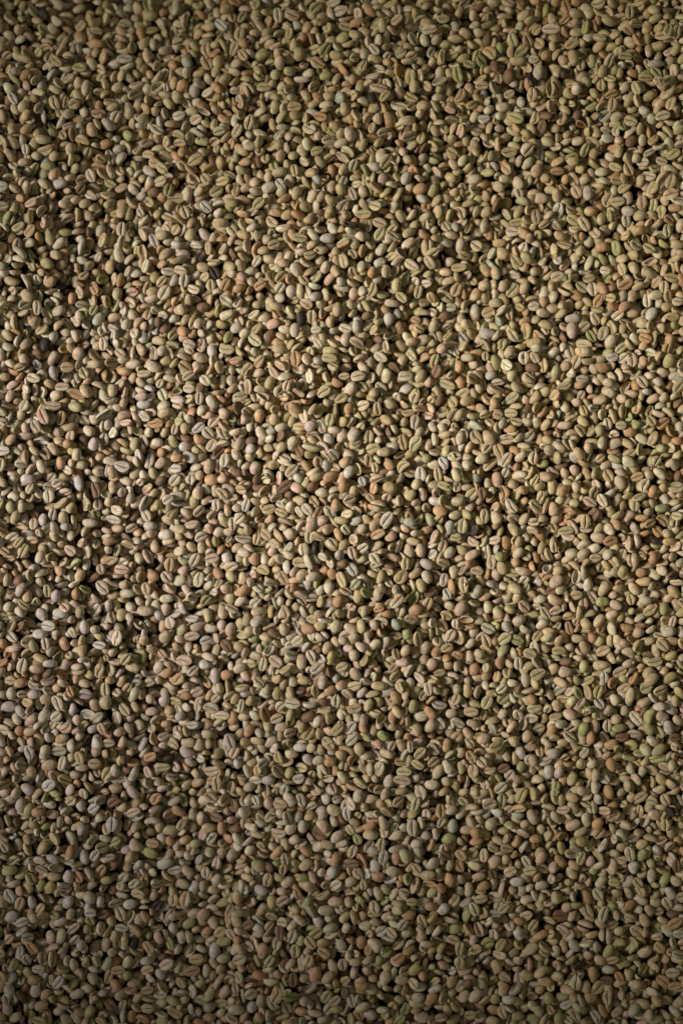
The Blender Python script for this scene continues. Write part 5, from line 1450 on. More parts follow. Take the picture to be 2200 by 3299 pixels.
(50651675160,7096070856,34778765305,114356895229,20784177941,32089279300,47034546417,79591789750,25556442925,75967894333),
(82496998777,),
(44534195518,29594792088,84057941211,41941946823,27109788201,107213668287),
(12172106781,15805217202,36131654476,45785144729,90073796299,57822498008,55424619223,88534229068,10216070188,21413254042,53157609976,100045166599,105755107049,-6076033734212),
(64143421102,71292408897,109276139671,15085291371,30838239110,65299093576,110320744765,-2644974186188,-5123576633504),
(39338752382,67773032119,48161759240,74720218963,87384039852,12904693934,111246492505,54390082053,98588670126),
(62699518380,113948525344,25458038944,47655460765,58962711704,-6776050808502),
(19436272801,100766001880,107934953760,33429140653,43193077708,56577185104,70064724420,80954932567,-3275250906390),
(9272997303,103677729411,29599797600,34984868526,71824935953,73587622299,17571193769,66325092108),
(92875511476,59784450778,72752014385,105225762477,38418918660,52003783320,63947408000,91534507928,7622078226,35101123646,60935284184,79290531177,95478936603),
(28659219193,110009310847,96821848717),
(20464325529,46500783244,23064927865,85619086447,21826154689,113118711050,-6877604167830),
(84887317148,68810430457,58331414994,11146828728,13945839464,27840533931),
(75336397056,27622184249,50659129044,64769947482,102322372470,82184090516,10206917561,24315205478,83644517371,40695282062,73490727084,93508435469,32187451573,-4480388823444),
(53043952071,98376397135,5960917519,26587160147,44015271401,76383170093,18716931943,37381759947,86144936023,89355461550),
(91316388150,6985305290,81150170657,8241866251,101294160906),
(48887047110,54073287932,99104772120,66114127927,12594926222,61767795483,106378613228),
(25346247574,56570477418,45470959488,96622326210,47240724265),
(33218532142,88413963554,94541258537,59583860788,15807922665,44336909100,110424537701,-3617796714670),
(79079731384,8959734181,14250265634,19535707407,49929271261,69547613893,23073596413,-5390695155126),
(62586091586,64460461692,70892750818,111558814281),
(22546239471,36640808262,38819298799,43289025877,101287166710,104298422329,113949048744,82925563047,17368388076,42042905138),
(47956241401,72029423559,99630760445,61031458335,30945813790,49000521101,93290864871,102747801038,-3830045301939),
(29185108446,80941710847,77217160346,97866399922,108144999144,34995686980,75979261434,-1372010712958),
(26789657073,52000862334,105133119602,51179882405,73056726049,-5979712901762),
(38095118867,40273846231,27419719518,92565708410,94744196989,107410880637,112695793320,9788295441,11349546012,75036897384,30120451689,-5733592638669),
(54901190866,8135135354,55743529481,66948159588,87684546809,16019702191,73586039376,95586009219),
(28552590738,105750376730,18503397231,23891371058,69121674529,85300662959,6062802465,47445048734,36755942655,48905400742,58021130462,110523485298),
(33951882200,35818510614,45684750678,53150061642,67988009773),
(25137389832,44432624134,64037025381,78967653950,109277135798,65295474085,97134595181,31981137103,57397642476,61968658172,84161315458,40698831484,50044183864,100461751409,39041634603,-5890616778848),
(20988235706,14975094221,42983233575,95273629542,11452796941,13211677242,62803125873,-3994668671242),
(49309575050,59262655957,78035965788,107001241833,9589649752,71509288285),
(91109955145,30525324001,114148370143,70059137052,80220771454,38207242878,-4173223231260),
(108557228693,27324132519,41317565641,112917167065,22549254289,81678071141,102644579704),
(79695442194,83124127746,20372717230,98280716169,81060288181,-1618794832326),
(32910600840,75346901138,101808525498,6995350083,85310117054,-6116883021552),
(39758250749,86865464822,17680760887,87904913753),
(54283929139,55125095140,16424214994,104610726657,51809671014),
(14971384788,44640747615,73579549404,76584279460,99210098042,112076827572,25135289257,48481958676),
(10410958095,67264507628,50556824990,45894489373,13839672027,96519560318,66436522172,12483572968,37174882951,-3761671614637,-5123859960786),
(90602024668,8234141155,34990432813,47029618554,31053488233,21523981761,-1721211274004),
(59686836686,61241501917,18605254130,34052364792,69132002019,72650714326,84173001088,-6219333679100),
(82193282199,70784282537,79291768345,90294367659,106486564764,109699253781,-1919339793584,-2761969957566,-2864753293850),
(105436006558,95160540853,64776861204,107516083873,110418113212,32399206757,100564310115,-5699316399216),
(24403552983,97133561584,113220624286,17060172514,73800769318,91646347080,-2576765498565),
(21932072089,61974820292,-6514375087056),
(31252598930,52940545046,37687354339,55533872332,66329906056,73484369494,103154974911,111772266288),
(85821344465,93185392383,108758448193,69649045934,76695646302),
(23271080053,36018809055,6988495152,27530695509,8969042191,30536485994,107834948309,-3926231959658),
(19119271531,44431631478,27733415397,81461280403,12692982542,16117411948,51602245242,78668861118,89564074058,95788174797,20271399993,46830807082,88007857387,-4966418631312),
(57922838581,90804595321,63325599577),
(50342397761,14558641949,104714014370,8963522517,99520026720,11140935320,22865654002,97760847831,-3254727885573,-3590474591162,-4508078367222),
(28655716058,34359858046,40588853277,46402290458,66834046946,17362154364,25654361594,33543998119,47762821327,-6719585734652),
(107411166314,44019629281,60831709601,73682259960,106797643519,36548038428,52325334796,92983407636,71619574464,105447689643),
(87900588763,42884549181,72441284305,83340531754,-5308691505487),
(38611714143,62278517861,18713410119,10005566074,-5589445123158),
(24820974939,32911436902,35608805706,39764554752,78865032043,100560079736,-4268756793799),
(74715514981,55214212059,98169899225,56365960341,86548924770,76179344923,110938270401,57931155590,109593731239),
(77313746468,103055898240,33746247790,112915896074,28044852661,68296184663,21930802876,-1748328870566),
(15492823976,17665605309,66119064613,-2755343882484),
(54082460498,69333389021,95269172462,96823084435,108973763405,45583690480,81883118653),
(89867605707,30221713416,59795789449),
(67151682070,70571798513,19746582540,24000552535,88940378621,13627053919,25353385940,36032601734,51290250822),
(82705854379,6055096369,10094274478,47031797942,16738285031,7304885851,44031804984,53674848418,106693703549,-6041523980130),
(48996305864,76171531156,84575326275,99321150192,12280918422,23380022981,31576592981),
(105337107442,61148236887,80947427160,100259863898,40186855234,110534996581),
(107926006155,48687983696,87069896318,50455077910,74411597429,78047099132,42782259538,92882411233),
(38621530077,85619250769,29813021540,46836176844,63944583554,101602534443),
(63109356468,68602497774,14657283183,25445958853,79077105741,8441206706,11347170981,34887379990,37486353020,52944080539,65296478502,9277696914,97866396346),
(18179476704,58651793358,113224994541,95173821610,34377351157,-5514177946080),
(27003994430,28563363076,62177436710,104814215860,26494519401,45059533205,110942919607,33024860436,80122809233,89254185869),
(91839067999,109385128323,23268097467,43398315619,51490913996,66016876741,111768369620,41534130166,55324503853,71513466663,103783728472,19855556580,55959051969,69963017392,73172500503,87804444086,90282366893),
(70779237675,107101191210,13313661949,32602026644,36130057248,39559443513,57307612915,49836258529,97247155261),
(16833662830,100560214495,47657078143,54813991759,60313252377,75765359080),
(93817119417,105449598181,37694222919,-1440470975334),
(67466160255,77209728353),
(102633839837,16010444520,29913823879,104208386106,54288023802),
(11854421878,109279787727,9576653741,57926303699,61977682728,12587700479,95892585792,44856688097),
(6052191202,49614640999,82189325656,34996392665,99117272919,114468906234,68921853493,81459409362),
(8021360230,58543449016,73172461188,92362608196,30949613917,97445236266,20268574429,-1597626413930,-3056688751254),
(85197844366,83542112216,14561434323,109705355469,33635991015,53052494355,77115385947,41950611762,51705248592,90811613929),
(10606261846,25658200436,87893921722,17152932505,80319331772,27936403128,103268111284,107419658084),
(28764975253,68396153379,18185292765,63324450375,72247579000,78979259463,112503246798,-4338728175687),
(22642809646,38305758043,67056981601,56471605003,75655021305,111363615965,50149468969,64986707145,88737202036,93307603394),
(23884216392,51071895075,53254790028,21401329565,7201432909,48381908148,66223505437,101602532773,106170805887,40493441373,-5733227886942),
(74613170775,69853081458),
(36965162978,43503675631,105132874753,36033666732,71410055319,94651031295,108245069347,32504887840),
(72952756634,83219858845,86755844946,89559224037,7818329921,74311412010,77108347731,98799397046),
(11958070953,25134521057,103781994048,58239438002,60734855382,15807213535,100151395530),
(26373581834,81349348933,91108966706,10096557581,113226179893,55436385243,75766423731),
(85402519781,60099584092,84576096751,12487030046,26388925063,29808260043),
(16727441048,31150642292,45682212579,45059447789,47136807288,13936653622,19127185819,33952681372,112291722287,-6069284150438),
(18280236345,59062017680,92156930944,20474107770,38212154406,78455670281,13323205791,96420277190,7003495145),
(48066696270,27519088688,39451152217,48903743678,71936144910,110533597034,-2885924564515,-4111339215866),
(40489779493,52734534605,54084766205,64777686662,93917511648,41948902036,63427021109,82713538004,94962104588,108980293411,106172965111),
(16319258753,80215331800),
(97865845557,22128605354,50974669793,56469775009,8862740107,11141458615,57827296934,107629552383,102746726281,104406422599),
(28866050703,72546145507,68193528024,69640212789,6163046773,66226084354,-1597936021776),
(18079475701,75961649695,90703140382,35307446287,11977955103,50044082197,67783810982),
(32392895376,37692150353,85929515040,70995838284,88942201591),
(100870411399,23475132472,112185010536,114464217600,7719661947,55118917253,26188999646,-4891332110094),
(109699788730,30323696198,60835360864),
(9481830051,22030243706,36134034146,69236411065,79392925053,82508005564,14879856938,21103723430,38631983746),
(82392113416,88203323499,89554771903,12594414744,18192234637,77526373946,92267626129,101913288531,33225436335,73376877662,75242718751,99322381452,113537531365),
(8436712864,105542480622,16117313513,25357893157,106903946070),
(81140217627,92263930386,46624536604,27530617704,28667797482,62495874366,78153890789,85099757769,102545775409),
(39862774003,97339628091,12486831628,16728865699,26278389693,41836975101,45272839741,44235059767,73997563578,95379300256,104513341973,53471797058),
(34466771498,48172773590,72132513560,86963902754,24105113592,51502083146,80736469223,96412996504,70173693965),
(11236250702,59793279432,65608550763,14038516489,57612477451,93719432978),
(31671965888,66436369500,58865332432,64163175829,111464600221),
(55850427088,101387282625,42677079954,86134414002),
(20672107577,36857679972,90491060239,60114571626,108043483320,7097271774,22239685089,19234607282,76486793926,83128343237),
(32284505669,81979081800,98485243013,20055118766,40809078817,63737864277,70889877915,89142089444,113950474220,33750465775,50050742578,88112070684),
(51282307531,109486947009,38312920896,106581238807,109081038063,112704315293,43094352714,6277542413,100464218682),
(40286319474,52424813906,54081827830,7715241051,48699290044,86342062163,94123574979,67780709328,29806798298),
(103776818904,93085171364,102846392047,61356324334,9580702537,44347563967,90914937423),
(99311217045,84367342949,69335724528,15693485059,25453503908,56689905049,17780654815,97042596501,13215204435,35407109600,73592386577,80118829064),
(47035216682,26903530179,28359591019,37692871739,95177760948),
(73164987818,44644421570,62594040989,42156250350,65286844012,111048580636),
(77520137534,10938813624),
(16523497829,31042547574,80731843534,19117667140,58129764459,84576844382,6269403058,11765400471,33225203669,63627094193,71927945438,82910415382,87792999183,101290659880,105546517030,37283466156,108880020278,55025669633),
(56576199993,95165876751,74824180612,113125706882,48497348982,98591965275,104098615612),
(22442228620,70781666338,14354318007,28664951665,79183420330,66951971604,92371363145),
(20778299965,100974459650,107619619629,36335881950,76063606072,16325943428,19533688799,34264753165,68619559963,85309113618,96731321085,23792484787,31986118878,102341538823),
(8851527806,113525934072,89564116681,95992074552,59181024770,83026386778),
(106583722392,30631555265,44131514608,101403062877,40606731205,50048251330,109600626969),
(39549708104,69534055611,79072457917,38202541777,112290217194,39973823147,81052029079,86660612559),
(46511628661,93600320458,104398409154,17043347116,25345855274,52327161182,18602119443,108452447515,41849769375,77109064650),
(52738314135,54082460254,80837451686,10209466242,73799116044,27632782339,33338240065),
(64766487099,48068315966,50769329983,60936190286,105652077314,15705139527,20994550310,45484245420,71827360276,91537848614),
(22327448221,111563261693,29485700413,55754533758,68715462540,57414961681,87801659300),
(97652729475,10825325643,35294635425,102536752582,110214582222,51501642807,13528123207,74827959152),
(72852603433,83845884742,7928375961,53576846688,63532795488,66020412961),
(55120258240,93093423061,97136942610,26283036463,37583449419,99317609490,17986275931),
(19636351204,42991032075,81674454964,6999300363,76285799854),
(36235015509,49006270984,90185140114,92045698203,46935093745,39145278264,67781737567,94441631146),
(33641482923,85098079946,62492934092,23897967941,40711227670),
(100978630507,113535062707,11760271353,30735086007,88740179390,27739267099,58348346457,59904168462,71101445611),
(112600006661,78557505894,69641760517,25561487421,34679842934),
(6375677635,9371775492,95787877650,31986378274,106069450592),
(28560100973,18702918216,42054223374,103266727129,108247961186,114366313982),
(105331157559,80213389446,87071838546,15701411126,73900582129,99321431185,64882583677,102441451573),
(53152811400,87792477521,88931830312,23374387346,40492840074,111356664115,29708184999,44648591125),
(11128856533,71195199750,22022647179,84368744622,103779441286,14456938658,21097177434,27107503275,31160379483,20376125609,45692298910,50885418289,83437494253),
(38197344129,91110310292,109694614160,67985583609,95261739696,98068139659,8339855070,50150271720,49536112806,66649357049,69442527747,56586628488),
(12895080304,18389407647,25963224072,93711153699,75968440663,112921500877,9589618810,63325609038),
(62075783680,107414892362,72135652377,22344215154,89881036183),
(32805826864,37057690020,102117652197,55231692305,85933902339,52018720213),
(31145367601,60730644621,65705432069,73379920076,6685107830,53477361532,77317287289,100469394603),
(92769712177,36126049993,42358447526,48799122629),
(103465892715,114355707590,19740580426,47556892466,51182506387,59381803334,40805893345,97450798713,74939158230,81886767650,43402062908),
(104716663216,39242010447,13318953307,17051827971,27630016953,24421354418),
(29078362929,110427007753,11968396616,35300080656,78564293343,94233395061,101287368725,111266214163,86653420956,95996883278),
(32501265987,11037388995,58243570601,80945785470,105337432953,9687773648,15287812392,20476205619),
(26791967457,45792859865,64576498418,68305725084,91224425586,33431522895,30017984059),
(55854772073,82183662631,47976906506,80114024842,107841391122,53581250215,70370295005),
(99838412775,105868658251,85204321356,94135665067,22237785340),
(91839891783,89037194871,44754905364,8647931578,49734139966,66747876853,108769231637,41951983205,64266690834),
(113744085052,84054395256,90383440047,18499196344,24824687428,40282151677,71202521678,72549339653,112299635527,54400338606),
(62707345325,7300231142,29597385349),
(13314541926,75450863349,32612713363,12696318382,57316318624,35724945376),
(98799823538,107519710060,92785294356,97350335043),
(11232029379,82802116501,43087570920,74000718213,87687994292,101494756201,31050226087,38306202996,81574263064),
(8853286750,60211029817,19534584561,52337949654,76696271942,67997874856),
(34363758681,36646862263,65607475552,86140285869,16742456361,103892982555,26590097537,39980891524),
(24405503888,109696199253,46831253736,52016844903,78041417725,78660189828,58137631275),
(102944054817,10202534886,83851276812,114475141730,38314743542,48800645711,61359258302),
(25441978316,51285680580,68503891944,96208086505,100248262050,105443674537,94856821606,110841907806,63541809494),
(14033828452,17974039579,53468178461,55331861654,72955384093,81044631939,89243261551,6991745374,37476518226,70164202147,22127058961,50356292508,93610296029),
(71302936122,111973651782,52544997351,55653906410,43606861520),
(91843787054,107203452866,64673919895,14771561149,45383695869,47354390280,79492697549,9899998359,41745164953),
(7918179073,99936509553,23681878735,88525135832,97971770679,20986908027,32604570349),
(113328489000,74104378681,27937465094,14047026742,33647521207),
(67373656797,87697226693,35512277095),
(10928520358,69443051894,83323318539,86857154370,31771241611,90183292814,41014798901,9062530559,46316611157),
(57409203255,81768723410,110113271733,19120451705,17875956205,60632910761,74930999919,85409082351,103572988843,97753392097,12170921089,16220105173,58145402505),
(26168388214,29798599560,39347968135,44543738830,59176091233,108450945351,95064769336,6063483025,31051811914),
(66633538469,62498494002,102226800237,46409203719,77322291528,80115361615,107003143110),
(41841099341,104719616985,112919552033,81887886605),
(87377484996,25031832374,76175679804,96722373891,70476828386,48490880947,98588579408,49946978053),
(61969776055,110431812303,55028091663,14451216639),
(65287611367,72026679927,111770996368,56380540524,77624069491,95473895994,32918950989,52120670486,100566016986),
(73166220876,84675998043,23064493841,36440071737,88623938437,9796802578),
(79071734861,34263557290,40384371097,69240306056,103372177626),
(8229054788,60518556576,105543225892,27415499744,37795528756,51394422906,66846521298,68099299647,92150734641,7201227582,21298466847,31358834221,83019551086,114474743509),
(6262839074,20049630905,24197793992,89346754958,93183723629,99519541440,109589252844,113741784601,64362523186,74827826785),
(12275262325,13825367188,80740516898,45377763108,15901761084,50366273484),
(28866920367,39449125685,100867626106,9061416177,10412344731,48485351585,58342857408,98481331588,85922249436,19430929663),
(82490841478,107722041639,79281663760,38731212634,56163947457,63117098223),
(43394783712,52631407588,53267510860,103049491430,57931624124,90702378748),
(46926400152,76998095362,17884663116,28357321057,44543186465,66859912140,70166725549,110945302554),
(95057695922,12483572370,26169221757,30316783602,32913345675,101702921371,106271225411,25454389746,48909422676,65604774651),
(71199775981,84362702678,97346109636,24719547260,34680089926,104303579069),
(35927473524,41734683517,73896523218,37472689013),
(92986468534,11664734080,54201658566,60728246392,64258940609,87273243151,8135409158,55343497657),
(59686097249,40285143161,83957667246),
(23371511790,62595734591,67997788506,72547320092,39142721514,75145954302),
(21919111929,108765601518),
)
SHADE_ORDER = 'ltgGwponkyB'


def decode():
    P, X, Z, K, look = [], [], [], [], []
    for row, line in enumerate(ROWS):
        for n in line:
            extra = -1
            if n < 0:
                n, extra = divmod(-n, 66)
            n, k = divmod(n, 12)
            n, roll = divmod(n, 72)
            n, el = divmod(n, 46)
            n, az = divmod(n, 45)
            xx, zz = divmod(n, 58)
            P.append((xx * .05 - 29, row * .05 - 42, zz * .08 - 1.2))
            X.append((az * 4, el * 4 - 90, roll * 5)); K.append(k); look.append(extra)
    a, e, r = np.radians(np.array(X, float)).T
    ax = np.stack([np.cos(a) * np.cos(e), np.sin(a) * np.cos(e), np.sin(e)], 1)
    y0 = np.stack([-np.sin(a), np.cos(a), 0 * a], 1)
    z0 = np.cross(ax, y0)
    yy = np.cos(r)[:, None] * y0 + np.sin(r)[:, None] * z0
    return np.array(P), ax, yy, np.array(K), np.array(look)


P, AX, AY, K, LOOK = decode()
rng = np.random.default_rng(5)
P = P + rng.uniform(-.02, .02, P.shape)

# a hidden layer of beans underneath closes the gaps; it follows the surface about a bean's length below it
_cell = 2.0
_hx, _hy = ((P[:, 0] + 34) / _cell).astype(int), ((P[:, 1] + 46) / _cell).astype(int)
_total, _number = np.zeros((36, 48)), np.zeros((36, 48))
np.add.at(_total, (_hx, _hy), P[:, 2]); np.add.at(_number, (_hx, _hy), 1)
SURF = np.where(_number > 3, _total / np.maximum(_number, 1), .6)
_gx, _gy = np.meshgrid(np.arange(-28.5, 28.6, .72), np.arange(-40.8, 40.9, .72))
_p = np.stack([_gx.ravel(), _gy.ravel()], 1)
_p = _p + rng.uniform(-.2, .2, _p.shape)
_s = SURF[((_p[:, 0] + 34) / _cell).astype(int), ((_p[:, 1] + 46) / _cell).astype(int)]
_z = _s - 1.05 + rng.uniform(-.15, .1, len(_p))
_a, _e, _r = rng.uniform(0, math.pi, len(_p)), rng.normal(0, .4, len(_p)), rng.uniform(0, 6.28, len(_p))
_ax = np.stack([np.cos(_a) * np.cos(_e), np.sin(_a) * np.cos(_e), np.sin(_e)], 1)
_y0 = np.stack([-np.sin(_a), np.cos(_a), 0 * _a], 1)
_yy = np.cos(_r)[:, None] * _y0 + np.sin(_r)[:, None] * np.cross(_ax, _y0)
# broken bits and curls of skin caught between the beans
_c2 = .5
_top = np.full((140, 190), -9.0)
np.maximum.at(_top, (((P[:, 0] + 34) / _c2).astype(int), ((P[:, 1] + 46) / _c2).astype(int)), P[:, 2])
_b = np.column_stack([rng.uniform(-24, 24, 1500), rng.uniform(-36, 36, 1500)])
_bz = _top[((_b[:, 0] + 34) / _c2).astype(int), ((_b[:, 1] + 46) / _c2).astype(int)]
_b, _bz = _b[_bz > -5], _bz[_bz > -5] + rng.uniform(-.12, .2, (_bz > -5).sum())
_ba, _be, _br = rng.uniform(0, math.pi, len(_b)), rng.normal(0, .5, len(_b)), rng.uniform(0, 6.28, len(_b))
_bax = np.stack([np.cos(_ba) * np.cos(_be), np.sin(_ba) * np.cos(_be), np.sin(_be)], 1)
_by0 = np.stack([-np.sin(_ba), np.cos(_ba), 0 * _ba], 1)
_byy = np.cos(_br)[:, None] * _by0 + np.sin(_br)[:, None] * np.cross(_bax, _by0)
HIDDEN = np.concatenate([np.zeros(len(P), bool), np.ones(len(_p), bool), np.zeros(len(_b), bool)])
CRUMB = np.concatenate([np.zeros(len(P) + len(_p), bool), np.ones(len(_b), bool)])
P = np.vstack([P, np.column_stack([_p, _z]), np.column_stack([_b, _bz])])
AX, AY = np.vstack([AX, _ax, _bax]), np.vstack([AY, _yy, _byy])
AZ = np.cross(AX, AY)
K = np.concatenate([K, rng.integers(0, 12, len(_p) + len(_b))])
LOOK = np.concatenate([LOOK, np.full(len(_p) + len(_b), -1)])
N = len(P)
TRACED = LOOK >= 0
SHADE_IX = np.where(TRACED, LOOK // 6, -1)
POSE_IX = np.where(TRACED, LOOK // 2 % 3, -1)
SINGLE = TRACED & (LOOK % 2 == 1)
print("beans", N, "traced", TRACED.sum(), "single", SINGLE.sum())



def relief(x, y):
    """slow swells of the heap (cm), added to the settled surface"""
    z = .30 * np.sin(x * .33 + .6 * np.sin(y * .11) + 2.2) * np.exp(-((y + 12) / 26) ** 2)
    z -= 2.4 / (1 + np.exp(-(y - 33.2 - x * .10) / 1.7))       # the heap falls away at its far edge, shaped to darken it
    z += 1.0 / (1 + np.exp((x + 21.5) / 1.8))                     # bank added along the left, sloped away from the lamps to darken that edge
    z += .09 * np.sin(x * .8 + 1.3 * np.sin(y * .5) + .4) * np.sin(y * .62 + 1.1 * np.sin(x * .45 + 1.0))
    z += .08 * np.sin(x * .37 - y * .9 + 2 * np.sin(x * .21))
    return z


# size of each kind: half length, half width, height of the back, height of the flat face
L = np.array([.96, .91, 1.0, .86, 1.06, .80, .93, .89, .70, .98, .92, .52])
Wd = np.array([.72, .75, .68, .76, .62, .80, .70, .73, .82, .70, .58, .78]) * L
T = np.array([.42, .41, .44, .40, .42, .46, .36, .43, .44, .38, .48, .28])
A, B, HB, HF = (L / 2)[K], (Wd / 2)[K], (T * .74)[K], (T * .26)[K]
grow = np.where(TRACED, 1.03, 1.0) * rng.normal(1.0, .045, N).clip(.9, 1.1)
grow = np.where(CRUMB, rng.uniform(.22, .5, N), grow)
A, B, HB, HF = A * grow * rng.normal(1.01, .05, N), B * grow * rng.normal(.955, .05, N), HB * grow * .95, HF * grow
# a share of the settled beans is turned over, crease up, in the same place
turn = ~TRACED & (AZ[:, 2] > .45) & (rng.random(N) < .27)
P[:, 2] += np.where(turn, (HB - HF) * .9, 0)
AY, AZ = np.where(turn[:, None], -AY, AY), np.where(turn[:, None], -AZ, AZ)

FLAKE = CRUMB & (rng.random(N) < .35)                 # thin curls of silverskin
A = np.where(FLAKE, A * 1.5, A); B = np.where(FLAKE, B * .8, B)
HB, HF = np.where(FLAKE, .02, HB), np.where(FLAKE, .015, HF)

# ---------------------------------------------------------------- colours of green coffee, sRGB
SHADES = {
    'l': (208, 198, 174), 't': (196, 179, 143), 'g': (188, 176, 138), 'G': (168, 168, 120), 'w': (198, 190, 178),
    'p': (202, 184, 162), 'o': (190, 156, 120), 'n': (124, 100, 80), 'k': (52, 46, 44), 'y': (188, 176, 128), 'B': (172, 174, 160)}
WORDS = {
    'l': 'cream', 't': 'tan', 'g': 'olive tan', 'G': 'bright green', 'w': 'greyish white', 'p': 'pinkish beige',
    'o': 'orange brown', 'n': 'dark brown', 'k': 'black', 'y': 'yellow green', 'B': 'blue green'}


def lin(c):
    c = np.asarray(c, float) / 255
    return np.where(c <= .04045, c / 12.92, ((c + .055) / 1.055) ** 2.4)


PAL = {k: lin(v) for k, v in SHADES.items()}
keys = list(PAL)
x, y = P[:, 0], P[:, 1]
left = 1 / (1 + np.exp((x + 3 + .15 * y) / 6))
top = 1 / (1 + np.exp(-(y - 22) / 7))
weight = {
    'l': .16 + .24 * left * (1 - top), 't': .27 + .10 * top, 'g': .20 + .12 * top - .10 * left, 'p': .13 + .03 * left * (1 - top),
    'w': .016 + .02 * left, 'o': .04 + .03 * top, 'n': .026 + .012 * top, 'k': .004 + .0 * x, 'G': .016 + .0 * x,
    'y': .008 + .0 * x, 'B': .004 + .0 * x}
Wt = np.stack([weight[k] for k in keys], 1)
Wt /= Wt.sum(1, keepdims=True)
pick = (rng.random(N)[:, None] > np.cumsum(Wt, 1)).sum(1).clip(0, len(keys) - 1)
pick[TRACED] = np.array([keys.index(c) for c in SHADE_ORDER])[SHADE_IX[TRACED]]
tint = np.array([PAL[k] for k in keys])[pick]
tint[:, 2] *= 1 + .07 * left * (1 - top)  # bluer left of centre: part bean colour, part cool light put into the tint
plain = np.isin(pick, [keys.index(c) for c in 'ltgp'])
other = tint[rng.permutation(N)]
mixf = (rng.random(N) * .35 * plain)[:, None]
tint = tint * (1 - mixf) + np.where(plain[:, None], other, tint) * mixf
tint = tint * rng.normal(1, .07, N).clip(.75, 1.2)[:, None] * (1 + rng.normal(0, .025, (N, 3)))
# blush: part of the skin turned reddish, olive or pale
blush = np.array([lin((196, 128, 84)), lin((150, 150, 88)), lin((205, 196, 180)), lin((120, 92, 70))])[rng.choice(4, N, p=[.42, .26, .2, .12])]
blush_dir = rng.normal(size=(N, 3))
blush_dir /= np.linalg.norm(blush_dir, axis=1, keepdims=True)
blush_amt = rng.random(N) ** 1.6 * .6
bend = rng.normal(0, .09, N) + np.where(rng.random(N) < .04, rng.choice([-.45, .45], N), 0)
taper = rng.normal(0, .08, N)
lump = rng.normal(0, .035, (N, 3))
swerve = rng.normal(0, .04, N)
grv = rng.uniform(.07, .12, N)
shell = (rng.random(N) < .06) & ~TRACED
pinch = rng.normal(0, .05, N)
crease_dark = rng.uniform(.65, 1.2, N)


def section(n_top, flats):
    top = [(math.cos(t), math.sin(t), 1) for t in np.linspace(0, math.pi, n_top)]
    return np.array(top + [(f, 0.0, -1) for f in flats])


SEC_HI = section(8, [-.93, -.74, -.45, -.15, 0.0, .15, .45, .74, .93])
SEC_MID = section(8, [-.85, -.35, .35, .85])
SEC_LOW = section(5, [-.6, .6])
SEC_FINE = section(11, [-.97, -.88, -.7, -.45, -.26, -.13, -.05, 0.0, .05, .13, .26, .45, .7, .88, .97])


def bean_shapes(ix, sec, rings):
    """vertices (cm, local), colour and crease values of the beans ix, all at once"""
    n = len(ix)
    phi = np.linspace(0, math.pi, rings + 2)[1:-1]
    phi = phi + .10 * np.sin(2 * phi)
    a, b, hb, hf = (v[ix][:, None, None] for v in (A, B, HB, HF))
    cph, sph = np.cos(phi)[None, :, None], np.sin(phi)[None, :, None]
    yn, zn, side = (sec[:, c][None, None, :] for c in range(3))
    r = sph ** .86
    s = swerve[ix][:, None, None] * np.sin(cph * 3.0) * 2
    isf = side < 0
    fl = np.where(isf, 1.0, 0.0)
    X = a * cph * np.ones_like(yn) * np.ones((n, 1, 1))
    Y = b * r * yn * np.ones((n, 1, 1))
    Zt = hb * r ** 1.05 * zn
    Zb = -hf * r ** .6 * np.sqrt(np.clip(1 - np.abs(yn) ** 3, 0, 1))
    g = grv[ix][:, None, None]
    sh = shell[ix][:, None, None]
    Zb = Zb + g * np.exp(-((yn - s) / .085) ** 2) * np.clip(sph * 2.2 - .3, 0, 1) + .028 * np.exp(-(yn / .42) ** 2) * sph
    Zb = Zb + np.where(sh, .20 * np.exp(-(yn / .62) ** 4) * sph, 0)
    Z = np.where(isf, Zb, Zt)
    Y = np.where(isf, Y + s * b * r * np.exp(-(yn / .5) ** 2), Y)
    t = X / a
    Y = Y * (1 + taper[ix][:, None, None] * t - pinch[ix][:, None, None] * (1 - t * t)) + bend[ix][:, None, None] * b * (t * t - .4)
    l = lump[ix]
    Z = Z * (1 + l[:, 0, None, None] * np.sin(5 * t + 9 * l[:, 1, None, None] * 9)) + l[:, 2, None, None] * a * (t * t - .4)
    Y = Y * (1 + l[:, 1, None, None] * np.sin(4 * t + 20 * l[:, 2, None, None]))
    crease = fl * np.exp(-(np.maximum(np.abs(yn) - .0, 0) / .07) ** 2) * np.clip(sph * 3 - .6, 0, 1) * np.where(sh, .15, 1.0) * crease_dark[ix][:, None, None]
    crease = crease * np.ones_like(X)
    V = np.stack([X, Y, Z], -1).reshape(n, -1, 3)
    poles = np.zeros((n, 2, 3))
    poles[:, 0, 0], poles[:, 1, 0] = A[ix] * 1.0, -A[ix] * 1.0
    be = bend[ix] * B[ix] * .6
    poles[:, :, 1] = be[:, None]
    poles[:, :, 2] = (l[:, 2] * A[ix] * .6)[:, None]
    V = np.concatenate([V, poles], 1)
    cr = np.concatenate([crease.reshape(n, -1), np.zeros((n, 2))], 1)
    nrm = V / np.stack([A[ix], B[ix], HB[ix]], 1)[:, None, :]
    d = (nrm * blush_dir[ix][:, None, :]).sum(-1)
    f = (1 / (1 + np.exp(-(d - .25) * 4.5)) * blush_amt[ix][:, None])[..., None] * plain[ix][:, None, None]
    C = tint[ix][:, None, :] * (1 - f) + blush[ix][:, None, :] * f
    rim = ((~isf) & (np.abs(yn) > .95)) * 1.0
    return V, C, cr


